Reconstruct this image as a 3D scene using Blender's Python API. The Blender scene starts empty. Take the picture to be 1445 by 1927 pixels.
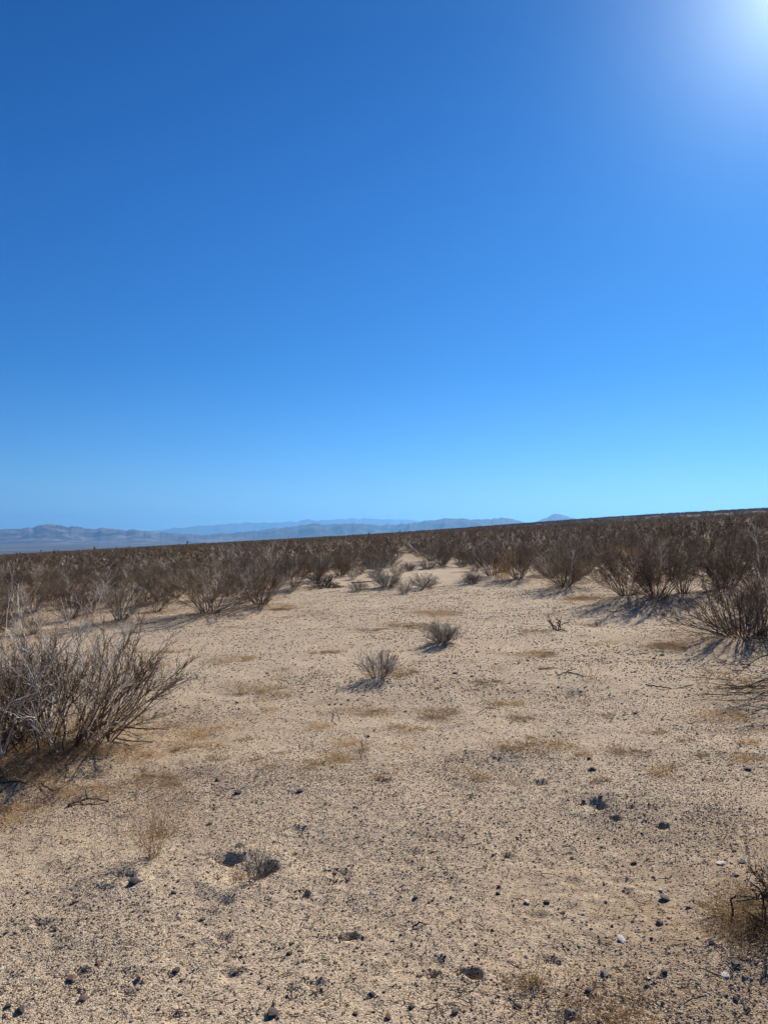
import bpy, math, random
import numpy as np
from mathutils import Vector, Euler

# ------------------------------------------------------------------ camera, sky, sun, exposure
S = bpy.context.scene
C = S.collection
R = math.radians
F, CX, CY, EYE = 1391.0, 722.5, 963.5, 1.6          # focal length and centre in photo pixels, eye height
HORIZON = 1002.0
PITCH = math.atan((HORIZON - CY) / F)
SUN_AZ, SUN_EL = R(31.0), R(34.0)                   # right of the view direction, above the horizon

cam = bpy.data.objects.new('camera', bpy.data.cameras.new('camera'))
C.objects.link(cam)
cam.data.sensor_fit = 'VERTICAL'; cam.data.sensor_height = 36.0; cam.data.lens = 36.0 * F / 1927.0
cam.data.clip_start = 0.05; cam.data.clip_end = 120000.0
cam.location = (0, 0, EYE); cam.rotation_euler = (math.pi / 2 + PITCH, 0, 0)
S.camera = cam

SUN_DIR = Vector((math.sin(SUN_AZ) * math.cos(SUN_EL), math.cos(SUN_AZ) * math.cos(SUN_EL), math.sin(SUN_EL)))
sun = bpy.data.objects.new('sun', bpy.data.lights.new('sun', 'SUN'))
C.objects.link(sun)
sun.data.energy = 4.95; sun.data.angle = R(0.53); sun.data.color = (1.0, 0.93, 0.82)
sun.rotation_euler = SUN_DIR.to_track_quat('Z', 'Y').to_euler()

world = bpy.data.worlds.new('World'); S.world = world; world.use_nodes = True
wt = world.node_tree; wt.nodes.clear()
def wn(kind, **kw):
    n = wt.nodes.new(kind)
    for k, v in kw.items(): setattr(n, k, v)
    return n
wl = wt.links.new
sky = wn('ShaderNodeTexSky', sky_type='NISHITA', sun_disc=False, sun_elevation=SUN_EL, sun_rotation=SUN_AZ,
         altitude=900.0, air_density=1.0, dust_density=0.25, ozone_density=3.0)
gcoord = wn('ShaderNodeTexCoord')
nrm = wn('ShaderNodeVectorMath', operation='NORMALIZE'); wl(gcoord.outputs['Generated'], nrm.inputs[0])
sep = wn('ShaderNodeSeparateXYZ'); wl(nrm.outputs[0], sep.inputs[0])
ramp = wn('ShaderNodeValToRGB')                       # deeper, more saturated blue with height, as a phone camera records a clear winter sky; unseen zenith greyed to warm the shadow fill
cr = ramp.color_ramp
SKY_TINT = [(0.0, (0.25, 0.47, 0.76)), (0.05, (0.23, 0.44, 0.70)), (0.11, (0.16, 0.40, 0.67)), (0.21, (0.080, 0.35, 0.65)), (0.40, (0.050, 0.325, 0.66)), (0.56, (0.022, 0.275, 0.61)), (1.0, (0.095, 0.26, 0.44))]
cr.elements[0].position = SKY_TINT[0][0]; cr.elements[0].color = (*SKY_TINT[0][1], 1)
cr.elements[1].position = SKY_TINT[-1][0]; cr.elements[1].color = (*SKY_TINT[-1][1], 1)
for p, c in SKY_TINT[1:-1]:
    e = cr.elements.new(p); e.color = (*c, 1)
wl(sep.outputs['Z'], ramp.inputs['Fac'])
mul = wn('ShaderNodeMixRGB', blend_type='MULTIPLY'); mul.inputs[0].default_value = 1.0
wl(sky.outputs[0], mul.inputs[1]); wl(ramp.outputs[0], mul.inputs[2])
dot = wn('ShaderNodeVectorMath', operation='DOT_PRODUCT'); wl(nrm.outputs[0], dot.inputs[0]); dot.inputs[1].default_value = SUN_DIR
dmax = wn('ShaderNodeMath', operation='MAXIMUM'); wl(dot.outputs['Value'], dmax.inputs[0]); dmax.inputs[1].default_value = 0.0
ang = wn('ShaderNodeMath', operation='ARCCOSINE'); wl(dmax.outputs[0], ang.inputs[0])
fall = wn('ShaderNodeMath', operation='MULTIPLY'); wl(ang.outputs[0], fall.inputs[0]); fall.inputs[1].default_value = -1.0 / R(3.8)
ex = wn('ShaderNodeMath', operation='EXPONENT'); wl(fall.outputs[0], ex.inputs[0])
vs = wn('ShaderNodeVectorMath', operation='SCALE'); vs.inputs[0].default_value = (8.8, 9.6, 8.9); wl(ex.outputs[0], vs.inputs['Scale'])   # glow added round the sun, lens glare put into the sky colour
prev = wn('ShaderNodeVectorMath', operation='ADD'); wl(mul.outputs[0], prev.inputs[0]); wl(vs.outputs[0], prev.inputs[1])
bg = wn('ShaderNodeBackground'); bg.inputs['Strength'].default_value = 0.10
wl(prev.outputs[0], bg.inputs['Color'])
wout = wn('ShaderNodeOutputWorld'); wl(bg.outputs[0], wout.inputs['Surface'])

S.view_settings.view_transform = 'Standard'; S.view_settings.look = 'None'
S.view_settings.exposure = 0.6; S.view_settings.gamma = 1.0; S.view_settings.use_curve_mapping = False
S.cycles.use_denoising = True; S.cycles.denoiser = 'OPENIMAGEDENOISE'; S.cycles.denoising_input_passes = 'RGB_ALBEDO_NORMAL'; S.cycles.denoising_prefilter = 'ACCURATE'
S.cycles.max_bounces = 5; S.cycles.diffuse_bounces = 3; S.cycles.volume_bounces = 0; S.cycles.transparent_max_bounces = 6

# ------------------------------------------------------------------ small tools
rng = np.random.default_rng(11)

def vnoise(x, y, seed=0):
    """smooth value noise on a lattice, about -1..1"""
    xi = np.floor(x).astype(np.int64); yi = np.floor(y).astype(np.int64)
    xf = x - xi; yf = y - yi
    u = xf * xf * (3 - 2 * xf); v = yf * yf * (3 - 2 * yf)
    def h(a, b):
        n = (a * 374761393 + b * 668265263 + seed * 1442695041) & 0xFFFFFFFF
        n = ((n ^ (n >> 13)) * 1274126177) & 0xFFFFFFFF
        n = n ^ (n >> 16)
        return (n & 0xFFFF) / 32767.5 - 1.0
    a = h(xi, yi); b = h(xi + 1, yi); c = h(xi, yi + 1); d = h(xi + 1, yi + 1)
    return (a * (1 - u) + b * u) * (1 - v) + (c * (1 - u) + d * u) * v

def sstep(a, b, x):
    t = np.clip((x - a) / (b - a), 0, 1)
    return t * t * (3 - 2 * t)

SLOPE = 0.0553                                         # the fan falls to the left
def px(x, y):
    """where a photo pixel meets the sloping plain: (X, Y)"""
    u = (x - CX) / F; v = (CY - y) / F
    dx, dy, dz = u, math.cos(PITCH) - v * math.sin(PITCH), math.sin(PITCH) + v * math.cos(PITCH)
    t = EYE / (SLOPE * dx - dz)
    return t * dx, t * dy

def mesh_np(name, V, faces, mat=None, tone=None, smooth=False):
    """faces: list of (n,k) int arrays"""
    me = bpy.data.meshes.new(name)
    V = np.asarray(V, np.float32)
    me.vertices.add(len(V)); me.vertices.foreach_set('co', V.ravel())
    starts, idx, off = [], [], 0
    for f in faces:
        f = np.asarray(f, np.int32)
        if len(f) == 0: continue
        n, k = f.shape
        starts.append(off + np.arange(n, dtype=np.int32) * k); idx.append(f.ravel()); off += n * k
    starts = np.concatenate(starts); idx = np.concatenate(idx)
    me.loops.add(len(idx)); me.loops.foreach_set('vertex_index', idx)
    me.polygons.add(len(starts)); me.polygons.foreach_set('loop_start', starts)
    if smooth: me.polygons.foreach_set('use_smooth', np.ones(len(starts), bool))
    if tone is not None:
        at = me.attributes.new('tone', 'FLOAT', 'POINT'); at.data.foreach_set('value', np.asarray(tone, np.float32))
    if mat: me.materials.append(mat)
    me.update(); me.validate()
    return me

def obj(name, me, parent=None, kind=None, link=True):
    o = bpy.data.objects.new(name, me)
    if link: C.objects.link(o)
    if parent: o.parent = parent
    if kind: o['kind'] = kind
    return o

def tag(o, label, cat, group=None):
    o['label'] = label; o['category'] = cat
    if group: o['group'] = group
    return o

def empty(name, loc, rz=0.0, sc=1.0):
    o = bpy.data.objects.new(name, None); C.objects.link(o)
    o.empty_display_size = 0.2
    o.location = loc; o.rotation_euler = (0, 0, rz); o.scale = (sc, sc, sc)
    return o

def copy_thing(root, loc, rz, sc, label, group=None):
    r = root.copy(); C.objects.link(r)
    r.location = loc; r.rotation_euler = (0, 0, rz)
    r.scale = sc if hasattr(sc, '__len__') else (sc, sc, sc)
    r['label'] = label
    if group: r['group'] = group
    elif 'group' in r: del r['group']
    for ch in root.children:
        c = ch.copy(); C.objects.link(c); c.parent = r
    return r

# ------------------------------------------------------------------ materials
def material(name):
    m = bpy.data.materials.new(name); m.use_nodes = True
    t = m.node_tree; t.nodes.clear()
    return m, t
def nd(t, kind, **kw):
    n = t.nodes.new(kind)
    for k, v in kw.items(): setattr(n, k, v)
    return n
def ramp_node(t, stops, src=None, interp='LINEAR'):
    r = nd(t, 'ShaderNodeValToRGB'); c = r.color_ramp; c.interpolation = interp
    c.elements[0].position = stops[0][0]; c.elements[0].color = (*stops[0][1], 1)
    c.elements[1].position = stops[-1][0]; c.elements[1].color = (*stops[-1][1], 1)
    for p, col in stops[1:-1]:
        e = c.elements.new(p); e.color = (*col, 1)
    if src is not None: t.links.new(src, r.inputs['Fac'])
    return r
def noise_node(t, vec, scale, detail=3.0, rough=0.55):
    n = nd(t, 'ShaderNodeTexNoise'); n.inputs['Scale'].default_value = scale
    n.inputs['Detail'].default_value = detail; n.inputs['Roughness'].default_value = rough
    if vec is not None: t.links.new(vec, n.inputs['Vector'])
    return n
def mixc(t, fac, a, b, mode='MIX'):
    m = nd(t, 'ShaderNodeMixRGB', blend_type=mode)
    for i, v in enumerate((fac, a, b)):
        if hasattr(v, 'is_output'): t.links.new(v, m.inputs[i])
        elif i == 0: m.inputs[0].default_value = v
        else: m.inputs[i].default_value = (*v, 1)
    return m.outputs[0]
def mathn(t, op, a, b=0.0, c=None, clamp=False):
    m = nd(t, 'ShaderNodeMath', operation=op, use_clamp=clamp)
    for i, v in enumerate((a, b, c)):
        if v is None: continue
        if hasattr(v, 'is_output'): t.links.new(v, m.inputs[i])
        else: m.inputs[i].default_value = v
    return m.outputs[0]
def finish(t, color, rough=0.9, bump=None, translucent=0.0, spec=0.25):
    p = nd(t, 'ShaderNodeBsdfPrincipled'); p.inputs['Roughness'].default_value = rough
    p.inputs['Specular IOR Level'].default_value = spec
    if hasattr(color, 'is_output'): t.links.new(color, p.inputs['Base Color'])
    else: p.inputs['Base Color'].default_value = (*color, 1)
    if bump is not None: t.links.new(bump, p.inputs['Normal'])
    out = nd(t, 'ShaderNodeOutputMaterial'); sh = p.outputs[0]
    if translucent > 0:
        tr = nd(t, 'ShaderNodeBsdfTranslucent')
        if hasattr(color, 'is_output'): t.links.new(color, tr.inputs['Color'])
        else: tr.inputs['Color'].default_value = (*color, 1)
        mx = nd(t, 'ShaderNodeMixShader'); mx.inputs[0].default_value = translucent
        t.links.new(sh, mx.inputs[1]); t.links.new(tr.outputs[0], mx.inputs[2]); sh = mx.outputs[0]
    t.links.new(sh, out.inputs['Surface'])

def mat_ground():
    m, t = material('desert_sand')
    g = nd(t, 'ShaderNodeNewGeometry'); P = g.outputs['Position']
    big = noise_node(t, P, 0.55, 4.0); mid = noise_node(t, P, 3.2, 4.0); small = noise_node(t, P, 26.0, 4.0, 0.65)
    base = ramp_node(t, [(0.30, (0.40, 0.292, 0.188)), (0.52, (0.475, 0.358, 0.236)), (0.75, (0.55, 0.42, 0.278))], mid.outputs['Fac'])
    warm = ramp_node(t, [(0.42, (0, 0, 0)), (0.70, (1, 1, 1))], big.outputs['Fac'])
    col = mixc(t, mathn(t, 'MULTIPLY', warm.outputs[0], 0.45), base.outputs[0], (0.45, 0.313, 0.205))
    # coarse grains: every voronoi cell a grain of its own colour
    vor = nd(t, 'ShaderNodeTexVoronoi'); vor.inputs['Scale'].default_value = 175.0; t.links.new(P, vor.inputs['Vector'])
    sepc = nd(t, 'ShaderNodeSeparateColor'); t.links.new(vor.outputs['Color'], sepc.inputs[0])
    grain = ramp_node(t, [(0.0, (0.10, 0.085, 0.075)), (0.16, (0.19, 0.145, 0.11)), (0.30, (0.43, 0.335, 0.228)), (0.60, (0.53, 0.405, 0.268)), (0.86, (0.58, 0.465, 0.33)), (1.0, (0.72, 0.64, 0.53))], sepc.outputs[0])
    col = mixc(t, 0.62, col, grain.outputs[0])
    vor2 = nd(t, 'ShaderNodeTexVoronoi'); vor2.inputs['Scale'].default_value = 68.0; t.links.new(P, vor2.inputs['Vector'])
    sep2 = nd(t, 'ShaderNodeSeparateColor'); t.links.new(vor2.outputs['Color'], sep2.inputs[0])
    pick = mathn(t, 'MULTIPLY', mathn(t, 'GREATER_THAN', sep2.outputs[0], 0.80), mathn(t, 'LESS_THAN', vor2.outputs['Distance'], 0.36))
    peb = ramp_node(t, [(0.0, (0.075, 0.06, 0.055)), (0.5, (0.15, 0.11, 0.09)), (0.85, (0.24, 0.16, 0.12)), (1.0, (0.5, 0.45, 0.38))], sep2.outputs[1])
    col = mixc(t, mathn(t, 'MULTIPLY', pick, 0.85), col, peb.outputs[0])
    # dry plant litter, denser round the bushes
    lit = nd(t, 'ShaderNodeAttribute', attribute_name='litter')
    ln = noise_node(t, P, 7.0, 5.0, 0.7)
    lf = mathn(t, 'MULTIPLY', lit.outputs['Fac'], ramp_node(t, [(0.30, (0, 0, 0)), (0.55, (1, 1, 1))], ln.outputs['Fac']).outputs[0])
    litc = ramp_node(t, [(0.3, (0.17, 0.105, 0.055)), (0.7, (0.36, 0.235, 0.13))], small.outputs['Fac'])
    col = mixc(t, mathn(t, 'MULTIPLY', lf, 0.8), col, litc.outputs[0])
    # scrub seen from afar: beyond the built shrubs the plain is a mottle of brush and sand
    far = nd(t, 'ShaderNodeAttribute', attribute_name='far')
    fn = noise_node(t, P, 0.16, 6.0, 0.75); fn2 = noise_node(t, P, 0.0016, 5.0, 0.6)
    farc = ramp_node(t, [(0.40, (0.045, 0.037, 0.029)), (0.56, (0.10, 0.08, 0.06)), (0.74, (0.27, 0.215, 0.155))], mathn(t, 'ADD', mathn(t, 'MULTIPLY', fn.outputs['Fac'], 0.45), mathn(t, 'MULTIPLY', fn2.outputs['Fac'], 0.55)))
    col = mixc(t, far.outputs['Fac'], col, farc.outputs[0])
    # relief
    b1 = nd(t, 'ShaderNodeBump'); b1.inputs['Strength'].default_value = 0.8; b1.inputs['Distance'].default_value = 0.010
    hsum = mathn(t, 'ADD', mathn(t, 'MULTIPLY', small.outputs['Fac'], 1.2), mathn(t, 'MULTIPLY', mathn(t, 'SUBTRACT', 1.0, vor.outputs['Distance']), 0.5))
    hsum = mathn(t, 'ADD', hsum, mathn(t, 'MULTIPLY', mathn(t, 'MULTIPLY', pick, mathn(t, 'SUBTRACT', 0.5, vor2.outputs['Distance'])), 1.6))
    t.links.new(hsum, b1.inputs['Height'])
    finish(t, col, 0.95, b1.outputs[0], spec=0.12)
    return m

def mat_wood(name, dark, mid, pale):
    m, t = material(name)
    a = nd(t, 'ShaderNodeAttribute', attribute_name='tone')
    g = nd(t, 'ShaderNodeTexCoord')
    n = noise_node(t, g.outputs['Object'], 45.0, 3.0, 0.7)
    f = mathn(t, 'ADD', a.outputs['Fac'], mathn(t, 'MULTIPLY', mathn(t, 'SUBTRACT', n.outputs['Fac'], 0.5), 0.35), clamp=True)
    r = ramp_node(t, [(0.0, dark), (0.5, mid), (1.0, pale)], f)
    oi = nd(t, 'ShaderNodeObjectInfo')
    hv = nd(t, 'ShaderNodeHueSaturation'); t.links.new(r.outputs[0], hv.inputs['Color'])
    t.links.new(mathn(t, 'ADD', 0.68, mathn(t, 'MULTIPLY', oi.outputs['Random'], 0.7)), hv.inputs['Value'])
    t.links.new(mathn(t, 'ADD', 0.488, mathn(t, 'MULTIPLY', oi.outputs['Random'], 0.035)), hv.inputs['Hue'])
    finish(t, hv.outputs[0], 0.7, spec=0.35)
    return m

def mat_leaf(name, stops, translucent=0.3, scale=9.0):
    m, t = material(name)
    a = nd(t, 'ShaderNodeAttribute', attribute_name='tone')
    r = ramp_node(t, stops, a.outputs['Fac'])
    oi = nd(t, 'ShaderNodeObjectInfo')
    hv = nd(t, 'ShaderNodeHueSaturation'); t.links.new(r.outputs[0], hv.inputs['Color'])
    t.links.new(mathn(t, 'ADD', 0.75, mathn(t, 'MULTIPLY', oi.outputs['Random'], 0.5)), hv.inputs['Value'])
    finish(t, hv.outputs[0], 0.75, translucent=translucent, spec=0.2)
    return m

def mat_stone(name, stops, vary=True):
    m, t = material(name)
    g = nd(t, 'ShaderNodeTexCoord'); oi = nd(t, 'ShaderNodeObjectInfo')
    r = ramp_node(t, stops, oi.outputs['Random'])
    n = noise_node(t, g.outputs['Object'], 2.6, 5.0, 0.7)
    c = mixc(t, 0.55, r.outputs[0], ramp_node(t, [(0.3, (0.45, 0.43, 0.42)), (0.7, (1.35, 1.3, 1.22))], n.outputs['Fac']).outputs[0], 'MULTIPLY')
    n2 = noise_node(t, g.outputs['Object'], 9.0, 4.0, 0.7)
    b = nd(t, 'ShaderNodeBump'); b.inputs['Strength'].default_value = 0.5; b.inputs['Distance'].default_value = 0.15
    t.links.new(n2.outputs['Fac'], b.inputs['Height'])
    finish(t, c, 0.8, b.outputs[0], spec=0.3)
    return m

def mat_mountain(name, a, b, c):
    m, t = material(name)
    g = nd(t, 'ShaderNodeNewGeometry')
    n = noise_node(t, g.outputs['Position'], 0.0035, 6.0, 0.65)
    r = ramp_node(t, [(0.38, a), (0.50, b), (0.66, c)], n.outputs['Fac'])
    finish(t, r.outputs[0], 0.95, spec=0.05)
    return m

M = {
    'ground': mat_ground(),
    'wood': mat_wood('bush_bark', (0.042, 0.028, 0.019), (0.175, 0.105, 0.062), (0.70, 0.63, 0.55)),
    'grey_wood': mat_wood('grey_shrub_bark', (0.085, 0.072, 0.060), (0.23, 0.195, 0.16), (0.48, 0.44, 0.385)),
    'black_wood': mat_wood('weathered_dead_wood', (0.018, 0.015, 0.013), (0.05, 0.042, 0.036), (0.30, 0.27, 0.24)),
    'leaf': mat_leaf('dry_bush_leaf', [(0.0, (0.062, 0.040, 0.023)), (0.5, (0.125, 0.080, 0.043)), (1.0, (0.205, 0.14, 0.075))]),
    'olive_leaf': mat_leaf('olive_bush_leaf', [(0.0, (0.075, 0.055, 0.028)), (0.5, (0.13, 0.105, 0.052)), (1.0, (0.21, 0.175, 0.09))]),
    'grey_leaf': mat_leaf('grey_shrub_leaf', [(0.0, (0.13, 0.108, 0.082)), (1.0, (0.30, 0.26, 0.20))]),
    'straw': mat_leaf('dry_straw', [(0.0, (0.45, 0.31, 0.165)), (0.5, (0.60, 0.45, 0.265)), (1.0, (0.71, 0.585, 0.40))], 0.55),
    'tall_straw': mat_leaf('pinkish_straw', [(0.0, (0.55, 0.41, 0.27)), (1.0, (0.76, 0.62, 0.45))], 0.6),
    'litter': mat_leaf('plant_litter', [(0.0, (0.05, 0.034, 0.022)), (0.6, (0.15, 0.095, 0.05)), (1.0, (0.34, 0.27, 0.19))], 0.0),
    'gravel': mat_stone('mixed_gravel', [(0.0, (0.05, 0.042, 0.04)), (0.08, (0.10, 0.075, 0.065)), (0.18, (0.22, 0.15, 0.11)), (0.36, (0.39, 0.30, 0.21)), (0.80, (0.50, 0.39, 0.278)), (1.0, (0.74, 0.68, 0.60))]),
    'stone_dark': mat_stone('dark_stone', [(0.0, (0.070, 0.062, 0.060)), (0.6, (0.12, 0.098, 0.088)), (1.0, (0.20, 0.15, 0.12))]),
    'stone_red': mat_stone('reddish_stone', [(0.0, (0.16, 0.08, 0.055)), (1.0, (0.22, 0.115, 0.08))]),
    'stone_grey': mat_stone('grey_stone', [(0.0, (0.20, 0.19, 0.175)), (1.0, (0.32, 0.29, 0.25))]),
    'stone_tan': mat_stone('tan_stone', [(0.0, (0.36, 0.26, 0.17)), (1.0, (0.42, 0.32, 0.22))]),
    'stone_white': mat_stone('white_quartz', [(0.0, (0.66, 0.62, 0.55)), (1.0, (0.76, 0.72, 0.66))]),
    'mountain_near': mat_mountain('mountain_rock_brown', (0.025, 0.022, 0.025), (0.10, 0.08, 0.078), (0.24, 0.185, 0.16)),
    'mountain_far': mat_mountain('mountain_rock_dark', (0.03, 0.026, 0.025), (0.06, 0.05, 0.045), (0.12, 0.10, 0.085)),
}

# ------------------------------------------------------------------ where the bushes stand (needed by the ground)
def bx(x, y): return px(x, y)
BUSH = {}   # name -> (x, y) of the bushes placed by hand
CLEAR = [(-300, 2300), (-260, 1560), (-40, 1500), (-40, 1205), (110, 1190), (228, 1178), (395, 1162), (488, 1143), (556, 1107), (645, 1083), (718, 1066), (748, 1049),
         (795, 1047), (825, 1058), (868, 1072), (925, 1087), (985, 1099), (1062, 1108), (1180, 1135), (1290, 1136), (1330, 1190), (1480, 1206), (1640, 1290), (1800, 1700), (1800, 2300)]
CLEAR_XY = np.array([px(*p) if p[1] < 2200 else ((-2.6 if p[0] < 0 else 2.6), -3.0) for p in CLEAR])
def inside_poly(x, y, poly=CLEAR_XY):
    c = False; n = len(poly); j = n - 1
    for i in range(n):
        xi, yi = poly[i]; xj, yj = poly[j]
        if (yi > y) != (yj > y) and x < (xj - xi) * (y - yi) / (yj - yi) + xi: c = not c
        j = i
    return c

# creosote bushes set out one by one: pixel of the foot, height m, width factor, variant, label
HAND = [
    (228, 1174, 1.10, 1.0, 5, 'greyish leafless bush standing behind the big pale-branched bush at the left'),
    (395, 1163, 1.35, 1.15, 1, 'wide dark bush beside the left edge of the clearing, casting a black shadow strip'),
    (488, 1146, 1.40, 1.0, 5, 'tall pale-twigged bush ending the left row, stems fanning over orange litter'),
    (556, 1112, 1.15, 1.0, 2, 'brown bush behind the tall pale-twigged bush of the left row'),
    (640, 1088, 1.15, 1.2, 0, 'rounded dense bush at the left of the clearing where it begins to narrow'),
    (592, 1097, 1.20, 1.1, 3, 'dark rounded bush just left of the dense bush at the narrow part of the clearing'),
    (832, 1066, 1.35, 1.0, 3, 'dark bush at the far right end of the clearing, low branches on sand'),
    (775, 1040, 1.0, 1.2, 2, 'dark bush straight ahead closing the far end of the clearing'),
    (925, 1090, 1.20, 1.1, 4, 'grey-brown bush on the right edge with a pale grass stalk bundle in front'),
    (975, 1096, 1.15, 1.0, 0, 'brown bush between the grey-brown bush and the reddish bush on the right edge'),
    (1062, 1110, 1.20, 1.15, 6, 'reddish-brown bush with sprawling low branches on the right of the clearing'),
    (1180, 1138, 1.15, 1.1, 1, 'leaning bush at the left end of the tight clump on the right side'),
    (1236, 1143, 1.25, 1.0, 6, 'dense black-footed bush in the middle of the clump on the right'),
    (1284, 1132, 1.05, 0.85, 2, 'narrow vase-shaped bush at the right end of the clump on the right side'),
    (1365, 1122, 1.30, 1.1, 0, 'brown bush behind the bush with arching low branches at the right'),
    (1450, 1150, 1.45, 1.0, 4, 'tall brown bush cut by the right edge of the view behind the arching-branched bush'),
    (120, 1110, 0.95, 1.0, 3, 'small dark bush among bare sand patches at the left behind the pale-branched bush'),
    (60, 1160, 0.90, 1.1, 1, 'low brown bush at the left edge behind the large near bush'),
    (300, 1140, 1.05, 1.0, 0, 'brown bush between the greyish leafless bush and the wide dark bush'),
]
HERO = {'left': (118, 1412), 'left_edge': (-35, 1448), 'right': (1398, 1206), 'right_edge': (1640, 1320), 'corner': (1590, 1785)}
SMALL = [   # foot pixel, height m, width factor, variant, label
    (832, 1214, 0.34, 1.0, 0, 'dense grey shrub mid clearing, the farther of two alone on open sand'),
    (712, 1286, 0.36, 0.9, 1, 'small open grey shrub with bare twigs and a dark shadow, nearest of the grey shrubs'),
    (727, 1108, 0.50, 1.1, 0, 'largest dark grey shrub of the row across the far clearing'),
    (796, 1109, 0.46, 1.1, 2, 'wide grey shrub at the right end of the row across the far clearing'),
    (760, 1118, 0.38, 0.8, 1, 'narrow upright grey shrub standing between the two largest shrubs of the far row'),
    (675, 1114, 0.34, 1.1, 2, 'low pale grey shrub at the left end of the far row of shrubs'),
    (748, 1084, 0.52, 0.9, 1, 'brown-grey shrub behind the largest shrub of the far row'),
    (706, 1087, 0.36, 1.2, 2, 'thin grey shrub beside a fallen dark branch in the far clearing'),
    (664, 1093, 0.36, 0.8, 1, 'small dark stemmed shrub next to the dense bush left of the far clearing'),
    (770, 1074, 0.42, 1.1, 0, 'dark low shrub between the far end of the clearing and the row of grey shrubs'),
    (697, 1068, 0.62, 0.9, 0, 'dark bluish shrub at the left in the far throat of the clearing'),
    (712, 1075, 0.55, 1.0, 2, 'brown shrub near the far throat of the clearing, between darker shrubs'),
    (735, 1064, 0.60, 1.2, 1, 'wide grey shrub at the very far end of the clearing'),
    (676, 1082, 0.45, 1.0, 1, 'twiggy shrub over a pale stone at the left of the far clearing'),
    (888, 1102, 0.40, 0.9, 0, 'small dark grey shrub at the right edge of the far clearing, alone'),
    (868, 1066, 0.45, 0.8, 2, 'tiny shrub right of the dark bush at the far right end of the clearing'),
    (805, 1070, 0.50, 1.0, 2, 'grey shrub in front of the dark bush straight ahead at the far end'),
]

# ------------------------------------------------------------------ ground
HOLES = []   # x, y, rx, ry, rot, depth, edge
def hole(x, y, wpx, hratio, depth, edge=0.35, rim=0.0, rot=0.0):
    X, Y = px(x, y); d = math.hypot(Y, EYE)
    rx = wpx * d / F / 2 * 0.8; depth *= 0.85
    HOLES.append((X, Y, rx, rx * hratio, rot, depth, edge, rim))
hole(460, 1640, 150, 1.0, 0.035, 0.95, 0.012)      # the dug pit at the left
hole(500, 1632, 46, 1.5, 0.085, 0.30)
hole(428, 1622, 66, 0.6, 0.035, 0.3)
hole(656, 1756, 46, 0.55, 0.040, 0.45, 0.006)
hole(893, 1839, 38, 1.0, 0.060, 0.25, 0.008)
hole(868, 1832, 26, 0.7, 0.030, 0.4)
hole(814, 1829, 34, 1.0, 0.030, 0.5)
hole(1115, 1514, 90, 1.0, 0.022, 0.95, 0.01)
hole(1131, 1520, 24, 1.6, 0.05, 0.3)
hole(1112, 1509, 26, 0.8, 0.02, 0.4)
hole(1157, 1543, 24, 1.1, 0.06, 0.25, 0.006)
hole(1184, 1527, 26, 0.8, 0.025, 0.5)
hole(1245, 1560, 30, 0.8, 0.035, 0.4, 0.006)
hole(836, 1484, 26, 0.8, 0.03, 0.5)
hole(1020, 1470, 44, 0.9, 0.03, 0.6)
hole(1075, 1305, 60, 1.0, 0.03, 0.7)
for (hx_, hy_, hw_) in ((560, 1560, 46), (780, 1600, 40), (640, 1640, 52), (950, 1610, 38), (1010, 1720, 48), (420, 1760, 44), (720, 1470, 40), (880, 1500, 44), (1330, 1480, 50), (590, 1850, 48), (240, 1860, 50), (1180, 1680, 40)):
    hole(hx_, hy_, hw_, 0.8, 0.016, 0.8, 0.006)      # old footprints
hole(80, 1742, 40, 0.7, 0.02, 0.6)
hole(300, 1655, 60, 0.8, 0.02, 0.8)
for k in range(34):                                   # shallow hoof and paw marks
    x, y = rng.uniform(120, 1400), rng.uniform(1330, 1920)
    hole(x, y, rng.uniform(22, 60), rng.uniform(0.6, 1.2), rng.uniform(0.006, 0.02), rng.uniform(0.6, 0.95), 0.003)

MOUND = []   # x, y, radius, height
for (x, y, h, w, v, _l) in HAND: MOUND.append((*px(x, y), 0.75 * w, 0.10))
for k, (x, y) in HERO.items(): MOUND.append((*px(x, y), 0.8, 0.07))
for (x, y, h, w, v, _l) in SMALL: MOUND.append((*px(x, y), 0.3, 0.03))
for (x, y, r_, h_) in ((1160, 1500, 0.35, 0.05), (1330, 1530, 0.4, 0.03), (250, 1640, 0.5, 0.03), (400, 1430, 0.6, 0.03), (870, 1560, 0.5, 0.02)):
    MOUND.append((*px(x, y), r_, h_))

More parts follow.
